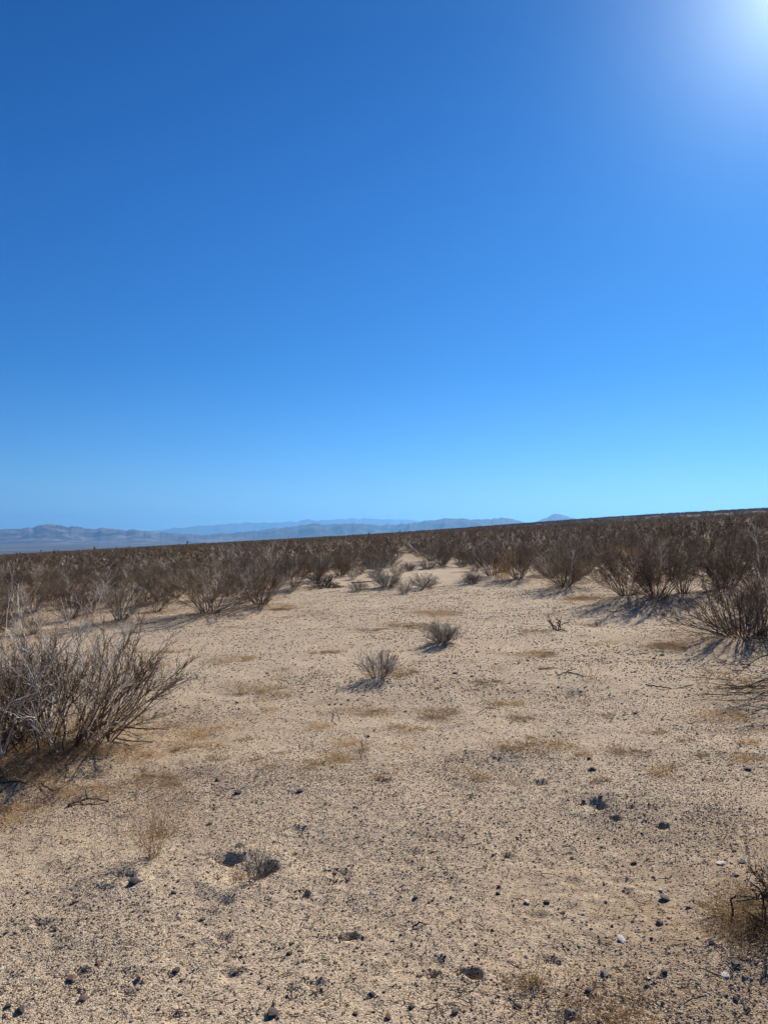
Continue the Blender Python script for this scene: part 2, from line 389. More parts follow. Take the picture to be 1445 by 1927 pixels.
def plain(x, y):
    r = np.hypot(x, y)
    k = np.minimum(1.0, 1100.0 / np.maximum(r, 1e-6))
    z = SLOPE * x * k
    z = z + 3.2 * sstep(260, 560, r) * sstep(-0.06, 0.36, x / np.maximum(r, 1)) 
    z = z + 0.10 * np.sin(y * 0.11 + x * 0.05) * sstep(14, 40, r) * (1 - sstep(150, 260, r))
    t = sstep(520, 3300, r)
    return z * (1 - t) - 122.0 * t
def ground_z(x, y):
    x = np.asarray(x, float); y = np.asarray(y, float)
    r = np.hypot(x, y)
    z = plain(x, y)
    nearf = 1 - sstep(25, 60, r)
    z = z + nearf * (0.030 * vnoise(x * 0.9, y * 0.9, 1) + 0.016 * vnoise(x * 2.6, y * 2.6, 2) + 0.007 * vnoise(x * 6.5, y * 6.5, 3))
    vn = 1 - sstep(9, 14, r)
    z = z + vn * (0.0035 * vnoise(x * 17, y * 17, 4) + 0.0026 * vnoise(x * 41, y * 41, 5))
    z = z + (1 - sstep(60, 90, r)) * 0.0 
    for (mx, my, mr, mh) in MOUND:
        d2 = ((x - mx) ** 2 + (y - my) ** 2) / (mr * mr)
        z = z + mh * np.exp(-np.minimum(d2, 40))
    for (hx, hy, rx, ry, rot, dep, edge, rim) in HOLES:
        d = np.hypot((x - hx) / rx, (y - hy) / ry)
        msk = d < 2.2
        if not np.any(msk): continue
        dd = d + msk * (0.28 * vnoise(x * 14 + 3, y * 14, 9) + 0.18 * vnoise(x * 40, y * 40, 10))
        z = z - dep * sstep(0, 1, (1.0 - dd) / edge) + rim * np.exp(-((d - 1.25) / 0.3) ** 2)
    return z
def gz(x, y): return float(ground_z(np.array([x]), np.array([y]))[0])

def build_ground(litter_pts):
    th = np.concatenate([np.arange(-180, -42, 4.0), np.arange(-42, 42, 0.22), np.arange(42, 180, 4.0)])
    th = R(1) * th; nt = len(th)
    rr = [0.25, 0.5, 0.8, 1.1, 1.4, 1.6]
    while rr[-1] < 8: rr.append(rr[-1] * 1.0045)
    while rr[-1] < 60: rr.append(rr[-1] * 1.012)
    while rr[-1] < 29000: rr.append(rr[-1] * 1.035)
    rr = np.array(rr); nr = len(rr)
    RR, TT = np.meshgrid(rr, th, indexing='ij')
    X = (RR * np.sin(TT)).ravel(); Y = (RR * np.cos(TT)).ravel()
    Z = ground_z(X, Y)
    V = np.stack([X, Y, Z], 1)
    V = np.vstack([V, [[0, 0, gz(0, 0)]]])
    i = np.arange(nr - 1)[:, None] * nt; j = np.arange(nt)[None, :]; j2 = (j + 1) % nt
    q = np.stack([(i + j), (i + j2), (i + nt + j2), (i + nt + j)], -1).reshape(-1, 4)[:, ::-1]
    c = len(V) - 1
    tri = np.stack([np.full(nt, c), np.arange(nt), (np.arange(nt) + 1) % nt], -1)[:, ::-1]
    me = mesh_np('ground', V, [q, tri], M['ground'], smooth=True)
    r = np.hypot(V[:, 0], V[:, 1])
    lit = np.zeros(len(V))
    nearv = np.where(r < 70)[0]
    vx, vy = V[nearv, 0], V[nearv, 1]
    l = np.zeros(len(nearv))
    for (lx, ly, lr, s) in litter_pts:
        d2 = ((vx - lx) ** 2 + (vy - ly) ** 2) / (lr * lr)
        l = np.maximum(l, s * np.exp(-np.minimum(d2, 30)))
    lit[nearv] = l
    lit = np.maximum(lit, 0.5 * sstep(30, 70, r) * (1 - sstep(200, 300, r)))
    at = me.attributes.new('litter', 'FLOAT', 'POINT'); at.data.foreach_set('value', lit.astype(np.float32))
    at = me.attributes.new('far', 'FLOAT', 'POINT'); at.data.foreach_set('value', sstep(190, 420, r).astype(np.float32))
    return obj('ground', me, kind='structure')

# ------------------------------------------------------------------ mountains and air
def mountain(profile, D, depth, foot, seed, mat):
    xs = np.array([p[0] for p in profile], float); ys = np.array([p[1] for p in profile], float)
    cols = np.linspace(xs[0], xs[-1], 620); top = np.interp(cols, xs, ys)
    top = top + 0.8 * vnoise(cols / 13.0, cols * 0, seed + 5) + 0.9 * vnoise(cols / 5.0, cols * 0, seed + 6) + 0.4 * vnoise(cols / 2.2, cols * 0, seed + 7)
    u = (cols - CX) / F
    ridge = (HORIZON - top) / F * D + EYE
    s = np.linspace(-1, 1, 71)
    U, SS = np.meshgrid(u, s, indexing='ij'); RG = np.repeat(ridge[:, None], len(s), 1)
    Yv = D + SS * depth + vnoise(U * 14, SS * 0, seed) * depth * 0.0
    a = np.abs(SS)
    prof = (1 - a) ** 1.7 * 0.75 + 0.25 * (1 - sstep(0, 1, a))
    sc = D / 9000.0
    Xw = U * D
    rid = 1 - np.abs(vnoise(Xw / (520 * sc), Yv / (900 * sc), seed + 1))
    rid2 = 1 - np.abs(vnoise(Xw / (210 * sc), Yv / (380 * sc), seed + 2))
    rid3 = vnoise(Xw / (80 * sc), Yv / (120 * sc), seed + 3)
    mod = (rid - 0.55) * 1.3 + (rid2 - 0.55) * 0.8 + rid3 * 0.25
    amp = sstep(0.02, 0.35, a) * (1 - sstep(0.75, 1.0, a))
    H = (RG - foot)
    Z = foot + H * np.clip(prof * (1 + 0.55 * mod * amp), 0, 1) 
    Z = Z + H * 0.02 * rid3 * (a < 0.1)
    V = np.stack([(U * Yv).ravel(), Yv.ravel(), Z.ravel()], 1)
    n0, n1 = U.shape
    i = np.arange(n0 - 1)[:, None] * n1; j = np.arange(n1 - 1)[None, :]
    q = np.stack([i + j, i + n1 + j, i + n1 + j + 1, i + j + 1], -1).reshape(-1, 4)
    return obj('mountain_range', mesh_np('mountain_range', V, [q], mat, smooth=True), kind='structure')

FOOT = -123.0
m1 = mountain([(-700, 1003), (-500, 990), (-300, 996), (-160, 985), (-60, 994), (0, 998), (20, 996), (40, 995), (62, 992), (75, 988), (84, 986.5), (95, 986), (110, 988.5), (128, 992), (137, 990.5), (152, 993), (168, 996.5),
          (184, 995.5), (197, 993.5), (212, 995), (226, 996.5), (238, 998.5), (252, 996.5), (266, 999), (290, 1000.5), (330, 1003), (400, 1008), (470, 1013), (560, 1019)], 9600, 1800, FOOT, 3, M['mountain_near'])
m2 = mountain([(250, 1022), (330, 1013), (380, 1007), (440, 1002), (482, 999.5), (515, 994), (540, 992), (565, 989.5), (590, 985.5), (615, 987.5), (642, 985.5), (665, 983.7), (695, 986), (712, 989), (735, 987.2), (772, 984.5),
          (800, 980), (818, 979.5), (838, 974.3), (848, 974.8), (860, 976), (870, 975.3), (885, 978), (905, 977), (925, 976.5), (943, 973), (955, 975), (975, 980), (1010, 990), (1080, 1000), (1200, 1015)], 10400, 1900, FOOT, 8, M['mountain_far'])
m3 = mountain([(180, 1010), (250, 1004), (300, 997.5), (330, 993), (345, 993.5), (372, 990), (400, 987.5), (430, 985.5), (470, 983), (490, 984.5), (520, 983), (548, 981), (560, 982), (575, 977.8), (592, 978.5), (615, 978.3), (642, 976.3), (662, 975.3), (690, 975.8),
          (712, 978.5), (735, 977), (765, 978.5), (785, 981), (840, 985), (900, 983), (960, 990), (1010, 996), (1100, 1004)], 23500, 2500, FOOT, 14, M['mountain_far'])
m4 = mountain([(940, 1012), (1005, 983), (1015, 978.5), (1026, 975), (1038, 969.5), (1047, 968.2), (1056, 968.6), (1066, 970), (1078, 974.5), (1110, 984), (1200, 1000), (1330, 1013)], 12500, 1400, FOOT, 21, M['mountain_far'])
for o, l in ((m1, 'brown desert mountain range beyond the valley at the left'), (m2, 'dark blue lower range in the middle distance'),
             (m3, 'palest and farthest blue range behind the dark one'), (m4, 'single blue peak rising behind the scrub slope right of centre')): o['label'] = l

def haze_box():
    x, y0, y1, z0, z1 = 28900, -28900, 28950, FOOT - 2.0, 640.0
    V = [(-x, y0, z0), (x, y0, z0), (x, y1, z0), (-x, y1, z0), (-x, y0, z1), (x, y0, z1), (x, y1, z1), (-x, y1, z1)]
    Q = [(0, 3, 2, 1), (4, 5, 6, 7), (0, 1, 5, 4), (1, 2, 6, 5), (2, 3, 7, 6), (3, 0, 4, 7)]
    m, t = material('thin_blue_air')
    v = nd(t, 'ShaderNodeVolumePrincipled')
    v.inputs['Color'].default_value = (0.21, 0.53, 1.0, 1); v.inputs['Density'].default_value = 6.4e-5; v.inputs['Anisotropy'].default_value = 0.4
    out = nd(t, 'ShaderNodeOutputMaterial'); t.links.new(v.outputs[0], out.inputs['Volume'])
    m.volume_intersection_method if hasattr(m, 'volume_intersection_method') else None
    return obj('haze', mesh_np('haze', V, [np.array(Q)], m), kind='stuff')
haze_box()

# ------------------------------------------------------------------ twigs and bushes
def tubes(P, Rad, sides=3):
    N, K, _ = P.shape
    T = np.empty_like(P); T[:, 1:-1] = P[:, 2:] - P[:, :-2]; T[:, 0] = P[:, 1] - P[:, 0]; T[:, -1] = P[:, -1] - P[:, -2]
    T /= np.linalg.norm(T, axis=2, keepdims=True) + 1e-9
    ref = np.where(np.abs(T[:, :1, 2:3]) > 0.8, np.array([[[1.0, 0, 0]]]), np.array([[[0, 0, 1.0]]]))
    ref = np.broadcast_to(ref, P.shape)
    n1 = np.cross(T, ref); n1 /= np.linalg.norm(n1, axis=2, keepdims=True) + 1e-9
    n2 = np.cross(T, n1)
    a = np.arange(sides) * 2 * math.pi / sides
    ring = (n1[:, :, None, :] * np.cos(a)[None, None, :, None] + n2[:, :, None, :] * np.sin(a)[None, None, :, None])
    V = P[:, :, None, :] + ring * Rad[:, :, None, None]
    base = (np.arange(N) * K * sides)[:, None, None] + (np.arange(K - 1) * sides)[None, :, None]
    s = np.arange(sides)[None, None, :]; s2 = (s + 1) % sides
    q = np.stack([base + s, base + s2, base + sides + s2, base + sides + s], -1).reshape(-1, 4)
    return V.reshape(-1, 3), q

def grow(start, d, L, K, wander, up, g):
    N = len(start); P = np.empty((N, K, 3)); P[:, 0] = start; d = d / (np.linalg.norm(d, axis=1, keepdims=True) + 1e-9)
    st = (L / (K - 1))[:, None]
    upv = np.array([0, 0, 1.0])
    for k in range(1, K):
        d = d + wander * g.normal(size=(N, 3)) + (up[:, None] if hasattr(up, '__len__') else up) * upv
        d /= np.linalg.norm(d, axis=1, keepdims=True) + 1e-9
        P[:, k] = P[:, k - 1] + d * st
    P[:, :, 2] = np.maximum(P[:, :, 2], -0.04 if K > 6 else 0.005)
    return P

def sprout(P, n_each, t0, t1, spread, g):
    """starts and directions of side shoots"""
    N, K, _ = P.shape; n = N * n_each
    i = np.repeat(np.arange(N), n_each); t = g.uniform(t0, t1, n) * (K - 1)
    k = np.minimum(t.astype(int), K - 2); f = (t - k)[:, None]
    st = P[i, k] * (1 - f) + P[i, k + 1] * f
    d = P[i, k + 1] - P[i, k]; d /= np.linalg.norm(d, axis=1, keepdims=True) + 1e-9
    r = g.normal(size=(n, 3)); r -= d * np.sum(r * d, axis=1, keepdims=True); r /= np.linalg.norm(r, axis=1, keepdims=True) + 1e-9
    return st, d + r * g.uniform(spread * 0.5, spread * 1.4, n)[:, None], i, t / (K - 1)

def leaf_quads(pos, size, g, slim=0.45):
    n = len(pos)
    a = g.normal(size=(n, 3)); a /= np.linalg.norm(a, axis=1, keepdims=True)
    b = np.cross(a, g.normal(size=(n, 3))); b /= np.linalg.norm(b, axis=1, keepdims=True)
    s = (size * g.uniform(0.6, 1.4, n))[:, None]
    V = np.stack([pos, pos + a * s * 0.5 + b * s * slim * 0.5, pos + a * s, pos + a * s * 0.5 - b * s * slim * 0.5], 1).reshape(-1, 3)
    return V, np.arange(n * 4).reshape(-1, 4)

def radii(L, r0, r1, K):
    t = np.linspace(0, 1, K)[None, :]
    return r0[:, None] * (1 - t) + r1[:, None] * t

def creosote(seed, n_stem=44, height=1.2, tilt=55, lean=(0, 0), foot=0.16, b_each=6, t_each=6, leaves=3, leaf_size=0.011, pale=0.12, r_stem=0.0065, twig_r=0.0013, droop=0.0, tilt_pow=0.65, wander=0.10, extra=0):
    """one vase-shaped desert bush: stems, side branches, twigs and tiny dry leaves"""
    g = np.random.default_rng(seed)
    az = g.uniform(0, 2 * math.pi, n_stem); rad = foot * np.sqrt(g.uniform(0, 1, n_stem))
    st = np.stack([np.cos(az) * rad, np.sin(az) * rad, np.full(n_stem, -0.03)], 1)
    az2 = az + g.normal(size=n_stem) * 0.5
    tl = R(tilt) * g.uniform(0.03, 1, n_stem) ** tilt_pow
    d = np.stack([np.cos(az2) * np.sin(tl) + lean[0], np.sin(az2) * np.sin(tl) + lean[1], np.cos(tl)], 1)
    L = height * g.uniform(0.72, 1.12, n_stem) * (1 + 0.12 * tl)
    L[:extra] *= g.uniform(1.2, 1.65, extra); is_long = np.arange(n_stem) < extra; d[is_long, :2] *= 0.5
    up = np.where(tl > (R(22) if droop > 0.2 else R(40)), 0.035 - droop, 0.01)
    P1 = grow(st, d, L, 11, wander, up, g)
    is_pale = (g.uniform(size=n_stem) < pale) | is_long
    R1 = radii(L, r_stem * g.uniform(0.6, 1.25, n_stem), np.full(n_stem, twig_r * 1.2), 11)
    tone1 = np.where(is_pale, g.uniform(0.85, 1.0, n_stem), g.uniform(0.1, 0.6, n_stem))
    s2, d2, i2, t2 = sprout(P1, b_each, 0.28, 0.97, 0.42, g)
    n2 = len(s2); L2 = height * g.uniform(0.16, 0.42, n2) * (1.15 - 0.5 * t2)
    P2 = grow(s2, d2, L2, 6, 0.16, 0.04, g)
    R2 = radii(L2, np.minimum(r_stem * 0.42, twig_r * 2.3) * g.uniform(0.7, 1.2, n2), np.full(n2, twig_r * 0.8), 6)
    tone2 = np.clip(tone1[i2] + g.normal(size=n2) * 0.08, 0, 1)
    s3, d3, i3, t3 = sprout(P2, t_each, 0.15, 1.0, 0.6, g)
    n3 = len(s3); L3 = height * g.uniform(0.05, 0.15, n3)
    P3 = grow(s3, d3, L3, 4, 0.2, 0.05, g)
    R3 = radii(L3, np.full(n3, twig_r), np.full(n3, twig_r * 0.6), 4)
    tone3 = np.clip(tone2[i3] + g.normal(size=n3) * 0.1, 0, 1)
    out = {'stems': (P1, R1, tone1, is_pale), 'branches': (P2, R2, tone2, i2), 'twigs': (P3, R3, tone3, i2[i3])}
    if leaves:
        live = ~is_pale[i2[i3]]
        s4, _d, i4, _t = sprout(P3[live], leaves, 0.2, 1.0, 0.5, g)
        out['leaves'] = leaf_quads(s4, leaf_size, g); out['leaf_tone'] = np.repeat(g.uniform(0, 1, len(s4)), 4)
    return out

def part_mesh(name, groups, mat):
    Vs, Qs, Ts, off = [], [], [], 0
    for (P, Rad, tone, sides) in groups:
        if len(P) == 0: continue
        V, q = tubes(P, Rad, sides); Vs.append(V); Qs.append(q + off); off += len(V)
        Ts.append(np.repeat(tone, P.shape[1] * sides))
    return mesh_np(name, np.concatenate(Vs), [np.concatenate(Qs)], mat, np.concatenate(Ts))

def make_bush(name, b, loc, rz, sc, label, cat, group=None, wood='wood', leaf='leaf', single_stems=False):
    root = tag(empty(name, loc, rz, sc), label, cat, group)
    P1, R1, t1, pale = b['stems']; P2, R2, t2, i2 = b['branches']; P3, R3, t3, i3 = b['twigs']
    if single_stems:
        for k in range(len(P1)):
            nm = 'dead_stem' if pale[k] else 'stem'
            own = i2 == k
            me = part_mesh(nm, [(P1[k:k + 1], R1[k:k + 1], t1[k:k + 1], 5), (P2[own], R2[own], t2[own], 3)], M[wood])
            o = obj(nm, me, root)
            if pale[k]: o['label'] = 'bleached whitish dead stem'
    else:
        obj('stem_cluster', part_mesh('stem_cluster', [(P1, R1, t1, 4), (P2, R2, t2, 3)], M[wood]), root, 'stuff')
    obj('twig_spray', part_mesh('twig_spray', [(P3, R3, t3, 3)], M[wood]), root, 'stuff')
    if 'leaves' in b:
        V, q = b['leaves']
        obj('dry_foliage', mesh_np('dry_foliage', V, [q], M[leaf], b['leaf_tone']), root, 'stuff')
    return root

def on_ground(x, y):
    X, Y = px(x, y); return (X, Y, gz(X, Y))

# the big near bushes, every stem its own part
make_bush('creosote_bush', creosote(101, n_stem=110, height=0.80, tilt=60, lean=(0.06, -0.02), foot=0.40, b_each=8, t_each=7, leaves=3, extra=10, pale=0.13, r_stem=0.0075, tilt_pow=0.6), on_ground(*HERO['left']), 0, 1.0,
          'large twiggy bush at the left front with whitish dead stems fanning over sand', 'bush', single_stems=True)
make_bush('creosote_bush', creosote(102, n_stem=70, height=0.80, tilt=56, lean=(-0.10, 0.0), foot=0.30, b_each=6, t_each=5, leaves=2, extra=8, pale=0.20, r_stem=0.0075), on_ground(*HERO['left_edge']), 0, 1.0,
          'twiggy bush with pale stems cut off by the left edge, beside the large front bush', 'bush', single_stems=True)
make_bush('creosote_bush', creosote(103, n_stem=90, height=0.78, tilt=84, lean=(-0.10, 0.0), foot=0.30, b_each=6, t_each=5, leaves=3, pale=0.03, r_stem=0.0085, droop=0.055, tilt_pow=0.75), on_ground(*HERO['right']), 0, 1.0,
          'large dark bush at the right with long low branches arching to the sand', 'bush', single_stems=True)
make_bush('creosote_bush', creosote(104, n_stem=44, height=1.05, tilt=52, lean=(-0.30, -0.04), foot=0.26, b_each=5, t_each=4, leaves=1, pale=0.02, r_stem=0.0085, droop=0.22, tilt_pow=0.3, wander=0.13), on_ground(*HERO['right_edge']), 0, 1.0,
          'bush beyond the right edge whose bare drooping branches hang into view over the sand', 'bush', single_stems=True)
make_bush('creosote_bush', creosote(105, n_stem=110, height=0.20, tilt=78, lean=(0.0, 0.0), foot=0.17, r_stem=0.004, b_each=6, t_each=5, leaves=1, pale=0.10, leaf_size=0.010), on_ground(*HERO['corner']), 0, 1.0,
          'bush at the right edge near the lower corner, shading the gravel', 'bush', single_stems=False)

# kinds of bush for the scrub
PROTO_SPEC = [
    dict(seed=201, n_stem=50, tilt=58, b_each=7, t_each=7, leaves=4, pale=0.05),
    dict(seed=202, n_stem=56, tilt=68, b_each=7, t_each=6, leaves=4, pale=0.05),
    dict(seed=203, n_stem=44, tilt=48, b_each=8, t_each=7, leaves=5, pale=0.04),
    dict(seed=204, n_stem=54, tilt=62, b_each=7, t_each=8, leaves=4, pale=0.05),
    dict(seed=205, n_stem=46, tilt=56, b_each=7, t_each=6, leaves=3, pale=0.10, extra=2),
    dict(seed=206, n_stem=50, tilt=58, b_each=7, t_each=6, leaves=3, pale=0.16, extra=3),
    dict(seed=207, n_stem=46, tilt=60, b_each=7, t_each=7, leaves=5, pale=0.06),
]
PROTO = [None] * len(PROTO_SPEC); PDATA = [creosote(height=1.2, twig_r=0.0019, r_stem=0.008, leaf_size=0.017, **sp) for sp in PROTO_SPEC]
def place_bush(v, loc, rz, sc, label, group=None):
    if PROTO[v] is None:
        PROTO[v] = make_bush('creosote_bush', PDATA[v], loc, rz, 1.0, label, 'bush', group, 'wood', {2: 'olive_leaf', 3: 'olive_leaf', 5: 'olive_leaf'}.get(v, 'leaf'))
        PROTO[v].scale = sc; return PROTO[v]
    return copy_thing(PROTO[v], loc, rz, sc, label, group)

placed = []      # x, y, radius
for k in HERO: placed.append((*px(*HERO[k]), 1.0))
for (x, y, h, w, v, l) in HAND:
    loc = on_ground(x, y); s = h * 0.78 / 1.2
    place_bush(v, loc, rng.uniform(0, 6.28), (s * w, s * w, s), l)
    placed.append((loc[0], loc[1], 0.9))

# the scrub round and beyond the clearing, bush by bush out to where they become a carpet
r_scrub = np.random.default_rng(77)
cand = []
tries = 0
N_BUSH = 300 - len(HAND) - len(HERO) - 4
MAXR = 78.0
def free(X, Y, rad, pts, cell):
    for (qx, qy, qr) in pts:
        if (X - qx) ** 2 + (Y - qy) ** 2 < (rad + qr) ** 2 * 0.72: return False
    return True
def patchy(X, Y): return float(vnoise(np.array([X / 7.0]), np.array([Y / 7.0]), 31)[0])
def in_view(X, Y, m=0.06): return abs(X) < Y * (0.5195 + m) + 0.5
spots = []
while len(spots) < 950 and tries < 60000:
    tries += 1
    r = math.sqrt(r_scrub.uniform(4.0 ** 2, 62.0 ** 2)); a = r_scrub.uniform(-R(31), R(31))
    X, Y = r * math.sin(a), r * math.cos(a)
    if inside_poly(X, Y) or not in_view(X, Y): continue
    if patchy(X, Y) < (-0.22 if X < 0 and r < 20 else -0.45) and r_scrub.uniform() < 0.85: continue
    rad = r_scrub.uniform(0.72, 1.25) if r < 20 else r_scrub.uniform(0.6, 1.05)
    if free(X, Y, rad, placed, None):
        placed.append((X, Y, rad)); spots.append((r, X, Y))
spots.sort()
single = spots[:N_BUSH]; carpet = spots[N_BUSH:]
SHORT = ['greyish leafless bush', 'wide dark bush left of the clearing', 'tall pale-twigged bush', 'brown bush of the left row', 'dense round bush at the narrows', 'dark round bush of the left row',
         'dark bush at the far right end', 'dark bush closing the clearing', 'grey-brown bush by the stalks', 'brown bush on the right edge', 'reddish-brown bush', 'leaning bush of the right clump',
         'dense black-footed bush', 'vase-shaped bush', 'brown bush behind the arching one', 'tall bush at the right edge', 'small bush among sand patches', 'low bush at the left edge', 'bush by the greyish one']
MARKS = [(*px(h_[0], h_[1]), n_) for h_, n_ in zip(HAND, SHORT)]
LOOK = ['brown', 'low spreading', 'upright', 'dense', 'pale-stemmed', 'bleached grey', 'leafy brown']
ORD = ['nearest', 'second', 'third', 'fourth', 'fifth', 'sixth', 'seventh', 'eighth', 'ninth']
seen_label = {}
def bush_label(X, Y, v):
    mx, my, nm = min(MARKS, key=lambda q: (q[0] - X) ** 2 + (q[1] - Y) ** 2)
    du = X / Y - mx / my; dy = Y - my
    where = 'behind' if dy > 1.2 and abs(du) < 0.05 else ('left of' if du < 0 else 'right of') + ('' if dy < 1.2 else ' and beyond')
    k = (v, where, nm); c = seen_label.get(k, 0); seen_label[k] = c + 1
    if c == 0: return f'{LOOK[v]} bush {where} the {nm}'
    return f'{ORD[min(c, 8)]} {LOOK[v]} bush {where} the {nm}'
for (r, X, Y) in single:
    side = 'left' if X < (-1.0 + 0.02 * Y) else 'right'
    v = int(r_scrub.integers(0, len(PROTO_SPEC)))
    h = r_scrub.uniform(0.38, 0.80) if X < 0 and r < 30 else (r_scrub.uniform(0.45, 0.88) if X > 0 else r_scrub.uniform(0.45, 0.95)) * (1.45 if r > 20 and r_scrub.uniform() < 0.12 else r_scrub.uniform(0.75, 1.0)); w = r_scrub.uniform(0.9, 1.35); s = h / 1.2
    lab = {'left': 'brown leafless desert bush in the dense scrub left of the clearing', 'right': 'brown leafless desert bush in the dense scrub right of the clearing'}[side]
    if r < 34: lab = bush_label(X, Y, v)
    place_bush(v, (X, Y, gz(X, Y)), r_scrub.uniform(0, 6.28), (s * w, s * w, s), lab, f'brown bushes of the scrub on the {side}')

# small grey shrubs on the open sand
SPEC_S = [dict(seed=301, n_stem=120, tilt=76, b_each=7, t_each=5), dict(seed=302, n_stem=60, tilt=62, b_each=7, t_each=4), dict(seed=303, n_stem=100, tilt=80, b_each=6, t_each=4)]
SP = [None] * 3
for (x, y, h, w, v, l) in SMALL:
    loc = on_ground(x, y); s = h * 0.86 / 0.36; sc = (s * w, s * w, s)
    if SP[v] is None:
        b = creosote(height=0.36, foot=0.07, leaves=1, leaf_size=0.007, pale=0.2, r_stem=0.0028, twig_r=0.0010, tilt_pow=0.6, **SPEC_S[v])
        SP[v] = make_bush('grey_shrub', b, loc, rng.uniform(0, 6), 1.0, l, 'shrub', None, 'grey_wood', 'grey_leaf'); SP[v].scale = sc
    else: copy_thing(SP[v], loc, rng.uniform(0, 6), sc, l)

# ------------------------------------------------------------------ instanced scatter for what nobody could count
def scatter(name, pts, rot, scl, idx, protos, label, cat):
    me = bpy.data.meshes.new(name); n = len(pts)
    me.vertices.add(n); me.vertices.foreach_set('co', np.asarray(pts, np.float32).ravel())
    a = me.attributes.new('rot', 'FLOAT_VECTOR', 'POINT'); a.data.foreach_set('vector', np.asarray(rot, np.float32).ravel())
    a = me.attributes.new('scl', 'FLOAT_VECTOR', 'POINT'); a.data.foreach_set('vector', np.asarray(scl, np.float32).ravel())
    a = me.attributes.new('pick', 'INT', 'POINT'); a.data.foreach_set('value', np.asarray(idx, np.int32))
    o = obj(name, me, kind='stuff'); tag(o, label, cat)
    ng = bpy.data.node_groups.new(name + '_scatter', 'GeometryNodeTree')
    ng.interface.new_socket('Geometry', in_out='INPUT', socket_type='NodeSocketGeometry')
    ng.interface.new_socket('Geometry', in_out='OUTPUT', socket_type='NodeSocketGeometry')
    gi = ng.nodes.new('NodeGroupInput'); go = ng.nodes.new('NodeGroupOutput'); jn = ng.nodes.new('GeometryNodeJoinGeometry')
    for p in protos:
        oi = ng.nodes.new('GeometryNodeObjectInfo'); oi.inputs['Object'].default_value = p; oi.inputs['As Instance'].default_value = True
        ng.links.new(oi.outputs['Geometry'], jn.inputs[0])
    ip = ng.nodes.new('GeometryNodeInstanceOnPoints')
    def attr(nm, ty):
        x = ng.nodes.new('GeometryNodeInputNamedAttribute'); x.data_type = ty; x.inputs['Name'].default_value = nm
        return x.outputs['Attribute']
    er = ng.nodes.new('FunctionNodeEulerToRotation'); ng.links.new(attr('rot', 'FLOAT_VECTOR'), er.inputs[0])
    ng.links.new(gi.outputs[0], ip.inputs['Points']); ng.links.new(jn.outputs[0], ip.inputs['Instance'])
    ip.inputs['Pick Instance'].default_value = True
    ng.links.new(attr('pick', 'INT'), ip.inputs['Instance Index']); ng.links.new(er.outputs[0], ip.inputs['Rotation']); ng.links.new(attr('scl', 'FLOAT_VECTOR'), ip.inputs['Scale'])
    ng.links.new(ip.outputs[0], go.inputs[0])
    md = o.modifiers.new('scatter', 'NODES'); md.node_group = ng
    return o

def join_bush(seed, n_stem, b_each, t_each, leaves, leaf_size, twig_r, r_stem, tilt, pale=0.1):
    b = creosote(seed, n_stem=n_stem, height=1.2, tilt=tilt, b_each=b_each, t_each=t_each, leaves=leaves, leaf_size=leaf_size, twig_r=twig_r, r_stem=r_stem, pale=pale)
    gs = [(b['stems'][0], b['stems'][1], b['stems'][2], 3), (b['branches'][0], b['branches'][1], b['branches'][2], 3), (b['twigs'][0], b['twigs'][1], b['twigs'][2], 3)]
    Vs, Qs, Ts, off = [], [], [], 0
    for (P, Rad, tone, sides) in gs:
        V, q = tubes(P, Rad, sides); Vs.append(V); Qs.append(q + off); off += len(V); Ts.append(np.repeat(tone, P.shape[1] * sides))
    V, q = b['leaves']; nw = sum(len(x) for x in Qs)
    Vs.append(V); Qs.append(q + off); Ts.append(b['leaf_tone'])
    me = mesh_np('distant_bush', np.concatenate(Vs), [np.concatenate(Qs)], M['wood'], np.concatenate(Ts)); me.materials.append(M['leaf'])
    mi = np.zeros(len(me.polygons), np.int32); mi[nw:] = 1; me.polygons.foreach_set('material_index', mi)
    return obj('distant_bush', me, link=False)

far_protos = [join_bush(401, 22, 5, 4, 5, 0.035, 0.0035, 0.010, 60), join_bush(402, 20, 5, 4, 6, 0.035, 0.0035, 0.010, 52), join_bush(403, 22, 5, 4, 3, 0.030, 0.0035, 0.010, 66, 0.3),
              join_bush(404, 8, 4, 3, 5, 0.09, 0.010, 0.02, 60), join_bush(405, 8, 4, 3, 5, 0.085, 0.010, 0.02, 70)]
pts, rot, scl, idx = [], [], [], []
def add_far(X, Y, z, near):
    h = (r_scrub.uniform(0.6, 1.15) if r_scrub.uniform() < 0.93 else r_scrub.uniform(1.15, 1.45)) / 1.2; w = h * r_scrub.uniform(0.9, 1.4)
    pts.append((X, Y, z)); rot.append((0, 0, r_scrub.uniform(0, 6.28))); scl.append((w, w, h)); idx.append(int(r_scrub.integers(0, 3)) if near else int(r_scrub.integers(3, 5)))
nf = 85000
rr_ = np.sqrt(r_scrub.uniform(40.0 ** 2, 1050.0 ** 2, nf)); aa_ = r_scrub.uniform(-R(36), R(36), nf)
XX, YY = rr_ * np.sin(aa_), rr_ * np.cos(aa_); PP = vnoise(XX / 8.0, YY / 8.0, 31) + 0.6 * vnoise(XX / 40.0, YY / 40.0, 32)
rlast = single[-1][0]
grid = {}
# thin ring between the single bushes and the far field at the density of the near scrub
for (r, X, Y) in carpet: add_far(X, Y, gz(X, Y), True)
